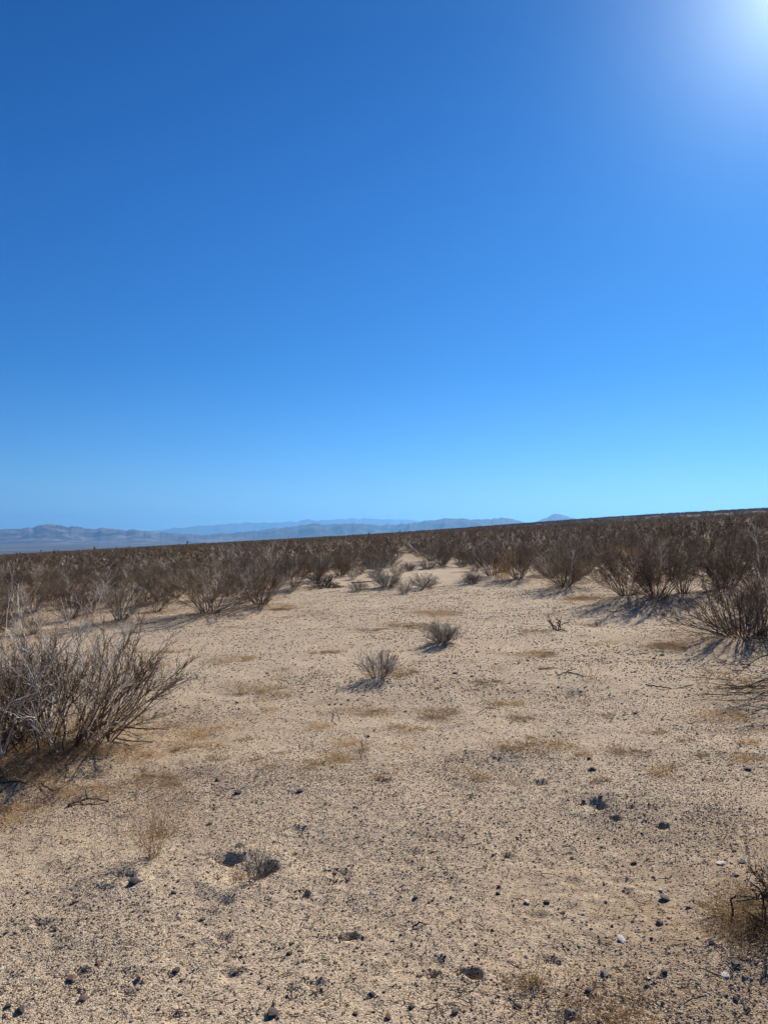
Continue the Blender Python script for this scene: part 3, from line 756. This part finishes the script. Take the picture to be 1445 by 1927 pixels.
# what lies beside the view, for a camera that steps aside, and the dense ring to 160 m
n2 = 13000
r2 = np.sqrt(r_scrub.uniform(6.0 ** 2, 170.0 ** 2, n2)); a2 = r_scrub.uniform(-R(46), R(46), n2)
X2, Y2 = r2 * np.sin(a2), r2 * np.cos(a2); Z2 = ground_z(X2, Y2); P2_ = vnoise(X2 / 7.0, Y2 / 7.0, 31)
cells = {}
for (qx, qy, qr) in placed: cells.setdefault((int(qx // 2), int(qy // 2)), []).append((qx, qy))
for k in range(n2):
    X, Y = X2[k], Y2[k]
    if P2_[k] < -0.5 and r_scrub.uniform() < 0.85: continue
    if in_view(X, Y) and r2[k] < 62.0: continue
    if inside_poly(X, Y): continue
    c = (int(X // 2), int(Y // 2)); ok = True
    for dx in (-1, 0, 1):
        for dy in (-1, 0, 1):
            for (qx, qy) in cells.get((c[0] + dx, c[1] + dy), ()):
                if (qx - X) ** 2 + (qy - Y) ** 2 < 1.6 ** 2: ok = False
    if not ok: continue
    cells.setdefault(c, []).append((X, Y)); add_far(X, Y, Z2[k], True)
ZZ = ground_z(XX, YY)
for k in range(nf):
    if rr_[k] < 170 or PP[k] < -0.5: continue
    add_far(XX[k], YY[k], ZZ[k], False)
scatter('distant_scrub', pts, rot, scl, idx, far_protos, 'mass of brown desert scrub covering the plain to the skyline', 'scrub')

# ------------------------------------------------------------------ stones
def stone_mesh(seed, mat, flat=0.65, sub=2):
    import bmesh
    bm = bmesh.new(); bmesh.ops.create_icosphere(bm, subdivisions=sub, radius=1.0)
    g = np.random.default_rng(seed); dirs = g.normal(size=(7, 3)); dirs /= np.linalg.norm(dirs, axis=1, keepdims=True); cut = g.uniform(0.42, 0.85, 7)
    sx, sy = g.uniform(0.7, 1.4, 2)
    for v in bm.verts:
        c = np.array(v.co)
        for dd, cc in zip(dirs, cut):                      # broken faces
            k = c @ dd
            if k > cc: c = c - dd * (k - cc) * 0.9
        c = c * (1 + 0.06 * g.normal())
        v.co = (c[0] * sx, c[1] * sy, c[2] * flat)
    me = bpy.data.meshes.new('stone'); bm.to_mesh(me); bm.free(); me.materials.append(mat)
    if sub > 1:
        me.polygons.foreach_set('use_smooth', np.ones(len(me.polygons), bool))
        me.set_sharp_from_angle(angle=R(28))
    return me
STONES = {k: [stone_mesh(500 + 10 * i + j, M['stone_' + k], f) for j in range(4)] for i, (k, f) in enumerate((('dark', 0.7), ('red', 0.6), ('grey', 0.75), ('tan', 0.5), ('white', 0.5)))}
def stone(x, y, wpx, kind, label, group=None, sink=0.25, hf=1.0):
    X, Y = px(x, y); d = math.hypot(X, Y, EYE); s = wpx * d / F / 2 * 0.82
    o = obj('stone', STONES[kind][int(rng.integers(0, 4))])
    o.location = (X, Y, gz(X, Y) + s * 0.55 * hf * (1 - 2 * sink) + 0.002)
    o.rotation_euler = (rng.uniform(-0.25, 0.25), rng.uniform(-0.25, 0.25), rng.uniform(0, 6.28)); o.scale = (s, s, s * hf)
    tag(o, label, 'stone', group)
    return o
NAMED = [
    (254, 1677, 24, 'dark', 'largest oval dark stone left of the burrow pit, below the wispy straw plant'),
    (331, 1821, 15, 'dark', 'dark angular stone left of centre in the bare foreground gravel'),
    (512, 1906, 24, 'dark', 'big dark stone with a pale top at the bottom edge, left of centre'),
    (137, 1837, 17, 'red', 'flat reddish-brown stone in the lower left gravel'),
    (186, 1812, 12, 'red', 'small pointed reddish stone just right of the flat reddish-brown stone'),
    (158, 1874, 18, 'dark', 'dark lumpy stone near the bottom left, right of two stones at the edge'),
    (17, 1890, 13, 'dark', 'small dark stone at the left edge near the bottom corner'),
    (40, 1896, 20, 'dark', 'low dark stone beside the small one at the bottom left corner'),
    (262, 1838, 18, 'tan', 'flat tan stone lying in the gravel near the bottom left'),
    (142, 1707, 12, 'dark', 'dark pointed stone at the end of the straw plant shadow'),
    (382, 1724, 11, 'dark', 'small black stone below the burrow pit'),
    (546, 1788, 13, 'dark', 'dark stone midway between the burrow pit and the bottom edge'),
    (326, 1689, 11, 'dark', 'dark stone right of the largest oval stone'),
    (396, 1545, 13, 'dark', 'dark stone right of the tall straw stalks'),
    (450, 1600, 20, 'dark', 'dark stones heap piece on the far rim of the burrow pit'),
    (1113, 1450, 17, 'dark', 'dark oval stone on the right, above the burrow mound'),
    (1108, 1428, 13, 'dark', 'dark stone just beyond the oval one on the right'),
    (1191, 1622, 13, 'dark', 'round dark stone right of centre, below the burrow holes'),
    (1396, 1642, 13, 'dark', 'squarish dark stone at the right beside the white flake'),
    (1355, 1641, 16, 'white', 'white flat quartz flake at the right above the bent dead stick'),
    (1242, 1746, 14, 'dark', 'dark upright stone left of the bent dead stick'),
    (1294, 1717, 11, 'dark', 'dark square stone near the bent dead stick'),
    (1137, 1837, 18, 'grey', 'grey rounded stone with a white top in the lower right gravel'),
    (1074, 1906, 22, 'grey', 'pale grey rounded stone at the bottom edge right of centre'),
    (1108, 1868, 15, 'dark', 'dark stone between the two rounded grey stones at the lower right'),
    (1217, 1858, 11, 'grey', 'small round grey stone above the straw clump at the bottom right'),
    (1339, 1795, 15, 'grey', 'grey stone with a sunlit top at the edge of the bush shadow, lower right'),
    (1404, 1902, 18, 'grey', 'grey stone at the bottom right corner'),
    (973, 1893, 17, 'dark', 'round brown stone at the bottom right of the small dead grass tuft'),
    (1383, 1887, 13, 'dark', 'dark stone just above the grey stone in the bottom right corner'),
    (1365, 1850, 13, 'white', 'whitish stone at the left border of the dark bush shadow'),
    (1384, 1834, 16, 'grey', 'flat oval grey stone inside the dark bush shadow'),
    (1249, 1839, 13, 'dark', 'dark stone right of the grey white-topped stone'),
    (1168, 1773, 17, 'white', 'thin white flake lying in the right foreground'),
    (991, 1697, 12, 'white', 'small white stone near the middle right foreground'),
    (1029, 1697, 12, 'dark', 'bluish dark stone next to the small white stone'),
    (1243, 1676, 10, 'white', 'tiny pale stone above a dark clod at the right'),
    (1251, 1694, 19, 'dark', 'dark clod below the tiny pale stone at the right'),
    (1058, 1716, 10, 'red', 'small reddish-brown stone right of the middle foreground'),
    (700, 1675, 11, 'white', 'rounded white pebble in the middle foreground above the oblong hole'),
    (782, 1683, 11, 'dark', 'brown wedge stone right of the rounded white pebble'),
    (938, 1668, 11, 'dark', 'upper one of two dark oblong stones close together right of centre'),
    (937, 1681, 10, 'dark', 'lower one of two dark oblong stones close together right of centre'),
    (774, 1897, 13, 'dark', 'grey-capped dark stone at the bottom edge in the middle'),
    (856, 1909, 13, 'dark', 'black stone at the bottom edge below the round burrow hole'),
    (669, 1908, 11, 'red', 'small red-brown stone at the bottom edge left of the middle'),
    (731, 1917, 14, 'red', 'rounded pinkish-brown stone on the bottom edge near the middle'),
    (701, 1872, 14, 'dark', 'dark stone in the lower middle below the oblong hole'),
    (763, 1335, 10, 'dark', 'dark stone on open sand below the nearest grey shrub'),
    (693, 1385, 9, 'dark', 'black stone beside the straw patch in the middle of the clearing'),
    (484, 1462, 10, 'dark', 'dark stone left of the straw patches in the middle ground'),
    (410, 1469, 11, 'dark', 'dark stone right of the large left bush'),
    (447, 1488, 14, 'dark', 'broad dark stone below the dark stone right of the left bush'),
    (565, 1487, 14, 'dark', 'broad dark stone below the small golden straw patches'),
    (1245, 1232, 10, 'dark', 'larger of two dark stones left of the arching-branched bush'),
    (1231, 1237, 8, 'dark', 'smaller of two dark stones left of the arching-branched bush'),
    (1195, 1346, 10, 'dark', 'dark stone on open sand at the right below the fallen stick'),
    (1169, 1327, 7, 'dark', 'small dark stone left of the one below the fallen stick'),
    (855, 1271, 10, 'dark', 'dark stone to the right of the nearest grey shrub'),
    (897, 1229, 9, 'dark', 'dark stone right of the dense grey shrub'),
    (1407, 1460, 13, 'dark', 'dark stone at the right edge above the shaded sand'),
    (1420, 1427, 9, 'white', 'white stone at the right edge in the shade of drooping branches'),
    (1215, 1424, 9, 'white', 'pale flat stone right of the dark pair above the burrow mound'),
    (676, 1079, 14, 'white', 'pale stone under the twiggy shrub in the far clearing'),
    (1111, 1510, 14, 'dark', 'bluish dark stone on the wall of the right burrow'),
    (1129, 1506, 11, 'red', 'rusty red stone at the mouth of the right burrow'),
    (1098, 1508, 9, 'dark', 'small dark stone left of the right burrow'),
]
for (x, y, w, k, l) in NAMED: stone(x, y, w, k, l, sink=0.40, hf=0.85)
r_st = np.random.default_rng(5)
n_more = 0
while n_more < 225:
    y = 1190 + 740 * r_st.uniform() ** 0.75; x = r_st.uniform(-20, 1465)
    X, Y = px(x, y)
    if not inside_poly(X, Y): continue
    w = np.clip(r_st.lognormal(math.log(6.3), 0.25), 3.5, 11) * (0.55 + 0.45 * (y - 1190) / 740)
    k = r_st.choice(['dark', 'dark', 'dark', 'dark', 'red', 'grey', 'white'])
    lab = {'dark': 'small dark stone half sunk in the open sand', 'red': 'small reddish-brown stone on the open sand', 'grey': 'small grey stone on the open sand', 'white': 'small white quartz stone on the open sand'}[k]
    stone(x, y, w, k, lab, {'dark': 'small dark stones scattered over the sand', 'red': 'small reddish stones scattered over the sand', 'grey': 'small grey stones scattered over the sand', 'white': 'small white stones scattered over the sand'}[k], sink=0.42, hf=0.85)
    n_more += 1

# gravel: tens of thousands of pebbles
gp = [obj('pebble', stone_mesh(600 + k, M['gravel'], 0.7, 1), link=False) for k in range(6)]
def gravel_set(n, r0, r1, s0, s1, half=40):
    g = np.random.default_rng(int(n + r0 * 10))
    # even in picture terms: denser near the camera
    r = np.sqrt(g.uniform(r0 * r0, r1 * r1, n)); a = g.uniform(-R(half), R(half), n)
    X, Y = r * np.sin(a), r * np.cos(a)
    cl = vnoise(X * 1.3, Y * 1.3, 51) * 0.6 + vnoise(X * 4, Y * 4, 52) * 0.4
    keep = g.uniform(size=n) < np.clip(0.55 + 0.6 * cl, 0.12, 1)
    X, Y = X[keep], Y[keep]; m = len(X)
    s = np.exp(g.uniform(math.log(s0), math.log(s1), m)) * 0.5 * np.clip(g.lognormal(0, 0.25, m), 0.5, 1.8)
    Z = ground_z(X, Y) + s * 0.02
    rot = np.stack([g.uniform(-0.5, 0.5, m), g.uniform(-0.5, 0.5, m), g.uniform(0, 6.28, m)], 1)
    return np.stack([X, Y, Z], 1), rot, np.repeat(s[:, None], 3, 1), g.integers(0, 6, m)
sets = [gravel_set(230000, 1.9, 5.4, 0.0035, 0.0085), gravel_set(45000, 1.9, 7.0, 0.007, 0.014), gravel_set(90000, 4.8, 9.0, 0.006, 0.012), gravel_set(150000, 7.0, 21.0, 0.010, 0.026, 34), gravel_set(1500, 1.9, 9.0, 0.012, 0.02)]
scatter('gravel', np.concatenate([s[0] for s in sets]), np.concatenate([s[1] for s in sets]), np.concatenate([s[2] for s in sets]), np.concatenate([s[3] for s in sets]), gp,
        'loose mixed gravel strewn over the pale sand', 'gravel')

# ------------------------------------------------------------------ dry grass, wisps, sticks
def tuft_mesh(seed, n, hgt, lie, mat, width=0.0016, shape=1.0, K=4, name='dry_grass_mat'):
    g = np.random.default_rng(seed)
    a = g.uniform(0, 6.28, n); r = np.sqrt(g.uniform(0, 1, n)) * g.uniform(0.55, 1.0, n)
    edge = 1 + 0.35 * np.sin(a * 2 + seed) + 0.2 * np.sin(a * 5 + 2 * seed)
    st = np.stack([np.cos(a) * r * edge, np.sin(a) * r * edge * 0.7, np.full(n, -0.004)], 1)
    d = np.stack([g.normal(size=n) * lie, g.normal(size=n) * lie, np.abs(g.normal(size=n)) * 0.6 + 0.25], 1)
    L = hgt * g.uniform(0.4, 1.3, n) * np.where(g.uniform(size=n) < 0.12, 2.3, 1.0)
    P = grow(st, d, L, K, 0.28, -0.10, g)
    P[:, :, 2] = np.maximum(P[:, :, 2], -0.004)
    Rad = radii(L, np.full(n, width * 0.5), np.full(n, width * 0.22), K)
    V, q = tubes(P, Rad, 3)
    return mesh_np(name, V, [q], mat, np.repeat(g.uniform(0, 1, n), K * 3))
class Patch:
    """straw mats are modelled at a real blade size for three patch sizes"""
    cache = {}
def grass_patch(x, y, wpx, label, group=None, hgt=0.035, dens=1.0, mat='straw'):
    X, Y = px(x, y); d = math.hypot(X, Y, EYE); rad = wpx * d / F / 2 * 1.7
    size = min((0.10, 0.18, 0.30, 0.5), key=lambda v: abs(math.log(v / rad))); var = int(rng.integers(0, 3))
    key = (size, var, mat, hgt)
    if key not in Patch.cache:
        n = int(np.clip(2500 * size * size * 3.14 * dens, 160, 2600))
        me = tuft_mesh(700 + len(Patch.cache), n, hgt / size, 0.9, M[mat], 0.0024 / size)
        Patch.cache[key] = me
    o = obj('dry_grass_patch', Patch.cache[key])
    o.location = (X, Y, gz(X, Y)); o.rotation_euler = (0, 0, rng.uniform(-0.3, 0.3) + (3.14 if rng.uniform() < 0.5 else 0)); o.scale = (rad, rad, rad)
    tag(o, label, 'dry grass', group)
    return o
LIT = []
PATCHES = [
    (470, 1242, 110, 'long straw patch right of the shadow behind the large left bush'),
    (508, 1302, 120, 'wide straw patch left of the nearest grey shrub'),
    (612, 1368, 62, 'round straw patch in the middle of the clearing, above three others'),
    (658, 1422, 105, 'broad golden straw patch, lowest in the middle of the clearing'),
    (668, 1396, 70, 'straw patch touching the far side of the broad golden one'),
    (580, 1433, 48, 'small golden straw patch left of the broad golden one'),
    (532, 1420, 40, 'small straw patch farther left of the broad golden one'),
    (702, 1337, 105, 'long straw strip below the shadow of the nearest grey shrub'),
    (745, 1367, 38, 'compact straw tuft right of the middle, below the long strip'),
    (838, 1345, 105, 'straw patch right of the long strip, below the middle of the clearing'),
    (958, 1320, 75, 'straw patch right of the middle in line with the fallen twigs'),
    (985, 1345, 60, 'straw patch right of the middle just below another patch'),
    (1072, 1306, 62, 'straw ring round a shallow hollow on the right'),
    (920, 1286, 56, 'straw patch right of the shadow between the two lone shrubs'),
    (985, 1406, 95, 'straw patch with a small dip at the right above the burrow mound'),
    (1058, 1402, 60, 'straw patch left of the pair of dark stones on the right'),
    (1185, 1416, 75, 'straw patch beside the pale flat stone on the right'),
    (1268, 1449, 48, 'brown straw tuft alone on the right sand'),
    (770, 1272, 95, 'straw patch running right from the nearest grey shrub'),
    (390, 1385, 85, 'straw patch at the right tips of the large left bush'),
    (330, 1366, 45, 'small straw patch under the right branches of the large left bush'),
    (395, 1408, 60, 'straw patch just below the one at the tips of the left bush'),
    (300, 1462, 110, 'straw patch on the low sand mound below the left bush'),
    (45, 1516, 170, 'thick orange straw mat at the left edge below the bushes'),
    (150, 1490, 120, 'straw and litter mat between the left bushes and the open gravel'),
    (75, 1452, 150, 'straw thicket in the shade under the large left bush'),
    (15, 1475, 120, 'shaded straw between the two near bushes and the left edge'),
    (130, 1432, 110, 'straw tangled round the dark stem feet of the large left bush'),
    (255, 1432, 80, 'straw patch in front of the foot of the large left bush'),
    (1000, 1851, 56, 'small brown dead tuft in the lower right foreground'),
    (1195, 1893, 170, 'large matted straw clump at the bottom edge on the right'),
    (1418, 1438, 70, 'straw patch at the right edge under the drooping branches'),
    (1400, 1350, 110, 'straw patch in the shade of the drooping branches at the right'),
    (635, 1229, 40, 'small orange straw patch left of the dense grey shrub'),
    (598, 1231, 44, 'small straw patch far left of the dense grey shrub'),
    (1000, 1192, 46, 'pale straw patch left of the small twisted dead shrub'),
    (778, 1178, 80, 'straw patch beyond the dense grey shrub, to its left'),
    (712, 1188, 60, 'thin straw patch beyond and left of the dense grey shrub'),
    (830, 1155, 90, 'faint straw patch in the open sand beyond the dense grey shrub'),
    (1020, 1232, 90, 'straw patch right of the dense grey shrub near the twisted dead shrub'),
    (1405, 1752, 120, 'dark brown straw clump under the bent dead stick at the right edge'),
    (1425, 1722, 70, 'brown straw around the top of the bent dead stick at the right edge'),
    (1440, 1778, 110, 'dense straw at the right edge below the bent dead stick'),
    (525, 1148, 60, 'orange straw and litter at the foot of the tall left row bush'),
    (1110, 1130, 80, 'orange straw under the reddish-brown bush on the right'),
    (1270, 1218, 90, 'orange straw beneath the long arching branches at the right'),
    (320, 1562, 90, 'reddish straw at the foot of the tall straw stalks at the left'),
    (440, 1640, 60, 'straw rootlets inside the burrow pit'),
]
for (x, y, w, l) in PATCHES: grass_patch(x, y, w, l, hgt=0.04 if (y > 1700 and 'dark brown' not in l and 'dense straw' not in l) or 'thick' in l or 'orange' in l else (0.075 if 'thicket' in l or 'shaded straw' in l or 'tangled' in l or 'dark brown' in l or 'dense straw' in l else 0.026))
r_g = np.random.default_rng(9)
k = 0
while k < 105:
    y = r_g.uniform(1110, 1480); x = r_g.uniform(0, 1440)
    X, Y = px(x, y)
    if not inside_poly(X, Y): continue
    grass_patch(x, y, r_g.uniform(22, 60), 'thin low straw patch on the open sand of the clearing', 'thin straw patches across the clearing', 0.020, 0.5); k += 1

def wisp(name, x, y, n, hgt, tilt, label, cat, mat, width=0.0016, t_each=4, foot=0.03, seed=1, flower=0.0, lean=(0, 0)):
    g = np.random.default_rng(seed)
    az = g.uniform(0, 6.28, n); tl = R(tilt) * np.sqrt(g.uniform(0, 1, n))
    st = np.stack([g.normal(size=n) * foot, g.normal(size=n) * foot, np.full(n, -0.01)], 1)
    d = np.stack([np.cos(az) * np.sin(tl) + lean[0], np.sin(az) * np.sin(tl) + lean[1], np.cos(tl)], 1)
    L = hgt * g.uniform(0.6, 1.1, n)
    P1 = grow(st, d, L, 8, 0.06, 0.0, g); R1 = radii(L, np.full(n, width * 0.6), np.full(n, width * 0.3), 8)
    s2, d2, i2, t2 = sprout(P1, t_each, 0.3, 1.0, 0.45, g); L2 = hgt * g.uniform(0.06, 0.25, len(s2))
    P2 = grow(s2, d2, L2, 4, 0.12, 0.03, g); R2 = radii(L2, np.full(len(s2), width * 0.35), np.full(len(s2), width * 0.2), 4)
    root = tag(empty(name, on_ground(x, y)), label, cat)
    obj('stalk_cluster', part_mesh('stalk_cluster', [(P1, R1, g.uniform(0, 1, n), 3)], M[mat]), root, 'stuff')
    obj('side_shoot_spray', part_mesh('side_shoot_spray', [(P2, R2, g.uniform(0, 1, len(s2)), 3)], M[mat]), root, 'stuff')
    return root
wisp('dry_wildflower', 288, 1618, 44, 0.32, 32, 'wispy tan dead wildflower with a long thin shadow at the left front', 'dead plant', 'tall_straw', 0.0018, 4, 0.022, 1)
wisp('dry_grass_stalk_tuft', 330, 1563, 34, 0.30, 22, 'thin upright straw stalks behind the wispy dead wildflower', 'dead plant', 'tall_straw', 0.0016, 3, 0.12, 2)
wisp('dry_grass_stalk_tuft', 278, 1512, 26, 0.34, 18, 'tall pale straw stalks between the large left bush and the dead wildflower', 'dead plant', 'tall_straw', 0.0016, 3, 0.22, 6)
wisp('dry_grass_stalk_tuft', 190, 1610, 22, 0.22, 22, 'sparse short straw stalks left of the wispy dead wildflower', 'dead plant', 'tall_straw', 0.0014, 3, 0.16, 7)
wisp('dead_weed', 487, 1650, 26, 0.18, 26, 'small dark dead weed standing in the burrow pit', 'dead plant', 'grey_wood', 0.0022, 5, 0.018, 3)
wisp('dead_weed', 1432, 1668, 14, 0.17, 28, 'small grey weed at the right edge above the bent dead stick', 'dead plant', 'grey_wood', 0.002, 4, 0.03, 4)
wisp('dead_weed', 1112, 1284, 16, 0.16, 36, 'faint pale weed right of the fallen twig on the right sand', 'dead plant', 'straw', 0.002, 4, 0.03, 5)
wisp('dead_weed', 1325, 1290, 12, 0.14, 40, 'short pale weed between the arching bush and the drooping branches', 'dead plant', 'straw', 0.002, 4, 0.03, 8)
wisp('dead_weed', 950, 1095, 90, 0.75, 14, 'bundle of pale grass stalks standing in front of the grey-brown bush', 'dead plant', 'straw', 0.004, 4, 0.10, 9)
wisp('dead_weed', 1200, 1066, 120, 0.9, 25, 'pale dry grass showing through the bush tops on the right', 'dead plant', 'straw', 0.005, 4, 0.8, 10)

def stick_mesh(paths, rads, mat, name):
    Vs, Qs, Ts, off = [], [], [], 0
    for p, r in zip(paths, rads):
        P = np.array(p, float); n = len(p); tt = np.linspace(0, 1, n); t2 = np.linspace(0, 1, n * 4)
        P = np.stack([np.interp(t2, tt, P[:, k]) for k in range(3)], 1)
        P[1:-1] = 0.25 * P[:-2] + 0.5 * P[1:-1] + 0.25 * P[2:]
        P += np.random.default_rng(n + off).normal(size=P.shape) * r * 0.35
        V, q = tubes(P[None], (r * np.linspace(1, 0.55, len(t2)))[None], 6); Vs.append(V); Qs.append(q + off); off += len(V); Ts.append(np.full(len(V), 0.25))
    return mesh_np(name, np.concatenate(Vs), [np.concatenate(Qs)], M[mat], np.concatenate(Ts), smooth=True)
def stick(pix, r, label, lift=0.01, side=()):
    """a fallen stick lying along photo pixels on the ground"""
    W = [on_ground(*p) for p in pix]; o0 = W[0]
    paths = [[(w[0] - o0[0], w[1] - o0[1], w[2] - o0[2] + lift + 0.012 * math.sin(i * 2.1)) for i, w in enumerate(W)]]; rads = [r]
    for (i, dx, dy, dz, f) in side:
        b = paths[0][i]; paths.append([b, (b[0] + dx * 0.5, b[1] + dy * 0.5, b[2] + dz * 0.7), (b[0] + dx, b[1] + dy, b[2] + dz)]); rads.append(r * f)
    o = obj('fallen_stick', stick_mesh(paths, rads, 'black_wood', 'fallen_stick')); o.location = o0
    tag(o, label, 'stick')
    return o
stick([(1048, 1280), (1065, 1274), (1082, 1275), (1096, 1281)], 0.008, 'dark fallen twig arching on the right sand beside the faint weed', 0.012, ((1, 0.12, 0.05, 0.02, 0.7),))
stick([(1215, 1294), (1240, 1298), (1270, 1296), (1304, 1291)], 0.007, 'long thin fallen stick on the right sand below the arching-branched bush', 0.008)
stick([(1148, 1360), (1153, 1355), (1157, 1350)], 0.005, 'short fallen twig on the right sand pointing away', 0.02)
stick([(1012, 1264), (1035, 1264), (1052, 1263)], 0.005, 'thin fallen twig left of the arching dark twig', 0.006)
stick([(130, 1515), (165, 1507), (205, 1506)], 0.008, 'forked dark stick lying below the large left bush', 0.012, ((1, -0.06, 0.12, 0.01, 0.8), (0, 0.05, 0.1, 0.02, 0.7)))
stick([(5, 1493), (25, 1493), (48, 1491)], 0.008, 'short dark stick on the orange straw at the left edge', 0.03)
stick([(78, 1488), (100, 1498), (120, 1489)], 0.006, 'bent stick between the orange straw and the forked stick', 0.015)
stick([(225, 1383), (270, 1388), (318, 1380)], 0.007, 'long low dead branch lying right of the large left bush', 0.03)
stick([(220, 1405), (250, 1409), (288, 1404)], 0.006, 'dead branch on the sand just below the long low one at the left bush', 0.015)
stick([(632, 1336), (634, 1352), (640, 1364)], 0.005, 'thin upright curved twig between straw patches in the middle', 0.04)
stick([(686, 1388), (690, 1400), (685, 1428)], 0.004, 'pale bent straw stick on the right rim of the broad golden patch', 0.03)
stick([(897, 1345), (915, 1336), (925, 1330)], 0.005, 'small forked twig in the straw right of the middle', 0.02, ((1, 0.1, -0.06, 0.0, 0.8),))
stick([(546, 1868), (551, 1856), (549, 1876)], 0.003, 'curved pale twig in the lower left gravel', 0.012)
stick([(775, 1740), (790, 1737), (802, 1736)], 0.004, 'tiny half buried twig in the middle foreground', 0.004)
stick([(660, 1100), (690, 1099), (714, 1096)], 0.02, 'fallen dark branch beside the thin grey shrub in the far clearing', 0.04)

# the bent dead stick on the right edge and the small twisted shrubs
def bent_stick():
    o0 = on_ground(1375, 1758); d = math.hypot(o0[0], o0[1], EYE); k = d / F
    def w(dx, up, dy=0.0): return (dx * k, dy, up * k)
    paths = [[w(0, -2), w(3, 20), w(-1, 36), w(8, 41), w(22, 40), w(40, 38), (52 * k, 0.02, 42 * k), w(58, 46)],
             [w(8, 33), w(24, 35), w(40, 36), w(50, 37)], [w(38, 43), w(39, 33)], [w(50, 40, 0.02), w(53, 22, 0.01), w(50, -2)], [w(56, 46, 0.02), w(62, 30, 0.0), w(66, 20)], [w(50, 40), w(44, 25, -0.02), w(43, 4, -0.02)]]
    o = obj('bent_dead_branch', stick_mesh(paths, [0.0042, 0.0035, 0.003, 0.0045, 0.005, 0.003], 'black_wood', 'bent_dead_branch')); o.location = o0
    tag(o, 'bent dead stick standing like a small gate over straw at the right edge', 'stick')
bent_stick()
def twisted(x, y, hgt, seed, n, label, cat, name):
    b = creosote(seed, n_stem=n, height=hgt, tilt=62, foot=0.02, b_each=4, t_each=2, leaves=0, pale=0.0, r_stem=hgt * 0.036, twig_r=hgt * 0.010, wander=0.34)
    g = np.random.default_rng(seed)
    return make_bush(name, b, on_ground(x, y), rng.uniform(0, 6), 1.0, label, cat, None, 'black_wood', 'leaf', single_stems=True)
twisted(1046, 1188, 0.30, 811, 7, 'small twisted black dead shrub alone on the right side of the clearing', 'dead shrub', 'dead_shrub')
twisted(1120, 1176, 0.14, 812, 7, 'tiny black stump with short spiky twigs right of the twisted dead shrub', 'stump', 'dead_stump')
def mound_bush(x, y):
    b = creosote(821, n_stem=90, height=0.42, tilt=88, foot=0.16, b_each=5, t_each=4, leaves=2, pale=0.02, r_stem=0.006, twig_r=0.003, droop=0.12, leaf_size=0.02)
    make_bush('dead_shrub', b, on_ground(x, y), 0, 1.0, 'black dome-shaped dead shrub with a smaller lump beside it, left in the far clearing', 'dead shrub', None, 'black_wood', 'leaf')
mound_bush(610, 1108)

# litter: fine fallen twigs round the bushes
litter_pts = [(X, Y, 1.15 if r_ > 0.9 else 0.8, 0.95) for (X, Y, r_) in placed] + LIT
g = np.random.default_rng(15)
near_pts = [p for p in placed if 4.2 < math.hypot(p[0], p[1]) < 24]
NL = 9000
ci = g.integers(0, len(near_pts), NL)
# more of them near the camera
wts = np.array([1.0 / max(4.0, math.hypot(p[0], p[1])) ** 1.3 for p in near_pts]); ci = g.choice(len(near_pts), NL, p=wts / wts.sum())
cx = np.array([p[0] for p in near_pts])[ci] + g.normal(size=NL) * 0.75; cy = np.array([p[1] for p in near_pts])[ci] + g.normal(size=NL) * 0.75
nx = 2400
fx, fy = zip(*[px(g.uniform(0, 1445), 1130 + 790 * g.uniform() ** 0.8) for _ in range(nx)])
cx = np.concatenate([cx, fx]); cy = np.concatenate([cy, fy]); n = len(cx)
st = np.stack([cx, cy, ground_z(cx, cy) + 0.004], 1)
an = g.uniform(0, 6.28, n); L = np.exp(g.uniform(math.log(0.025), math.log(0.16), n)); L[NL:] *= 0.5
d = np.stack([np.cos(an), np.sin(an), g.normal(size=n) * 0.12 + SLOPE * np.cos(an)], 1)
P = st[:, None, :] + d[:, None, :] * L[:, None, None] * np.linspace(0, 1, 3)[None, :, None]
P[:, 1] += g.normal(size=(n, 3)) * (L * 0.08)[:, None]
V, q = tubes(P, radii(L, g.uniform(0.0008, 0.0024, n), g.uniform(0.0006, 0.0012, n), 3), 3)
o = obj('twig_litter', mesh_np('twig_litter', V, [q], M['litter'], np.repeat(g.uniform(0, 1, n), 9)), kind='stuff')
tag(o, 'fine fallen twigs and litter on the ground round the bushes', 'litter')
# low dead grass under the bushes
NG = 42000
ci = g.choice(len(near_pts), NG, p=wts / wts.sum())
cx = np.array([p[0] for p in near_pts])[ci] + g.normal(size=NG) * 0.55; cy = np.array([p[1] for p in near_pts])[ci] + g.normal(size=NG) * 0.5
keep = vnoise(cx * 2.2, cy * 2.2, 61) > -0.15; cx, cy = cx[keep], cy[keep]; n = len(cx)
st = np.stack([cx, cy, ground_z(cx, cy) - 0.004], 1)
d = np.stack([g.normal(size=n) * 0.8, g.normal(size=n) * 0.8, np.abs(g.normal(size=n)) * 0.7 + 0.3], 1); L = 0.08 * g.uniform(0.4, 1.5, n)
d /= np.linalg.norm(d, axis=1, keepdims=True); K = 3
P = st[:, None, :] + d[:, None, :] * L[:, None, None] * np.linspace(0, 1, K)[None, :, None]; P[:, 2, 2] -= L * 0.2
V, q = tubes(P, radii(L, np.full(n, 0.0014), np.full(n, 0.0005), K), 3)
o = obj('undergrowth', mesh_np('undergrowth', V, [q], M['straw'], np.repeat(g.uniform(0, 0.7, n), K * 3)), kind='stuff')
tag(o, 'dead straw undergrowth at the feet of the bushes', 'dry grass')

build_ground(litter_pts)
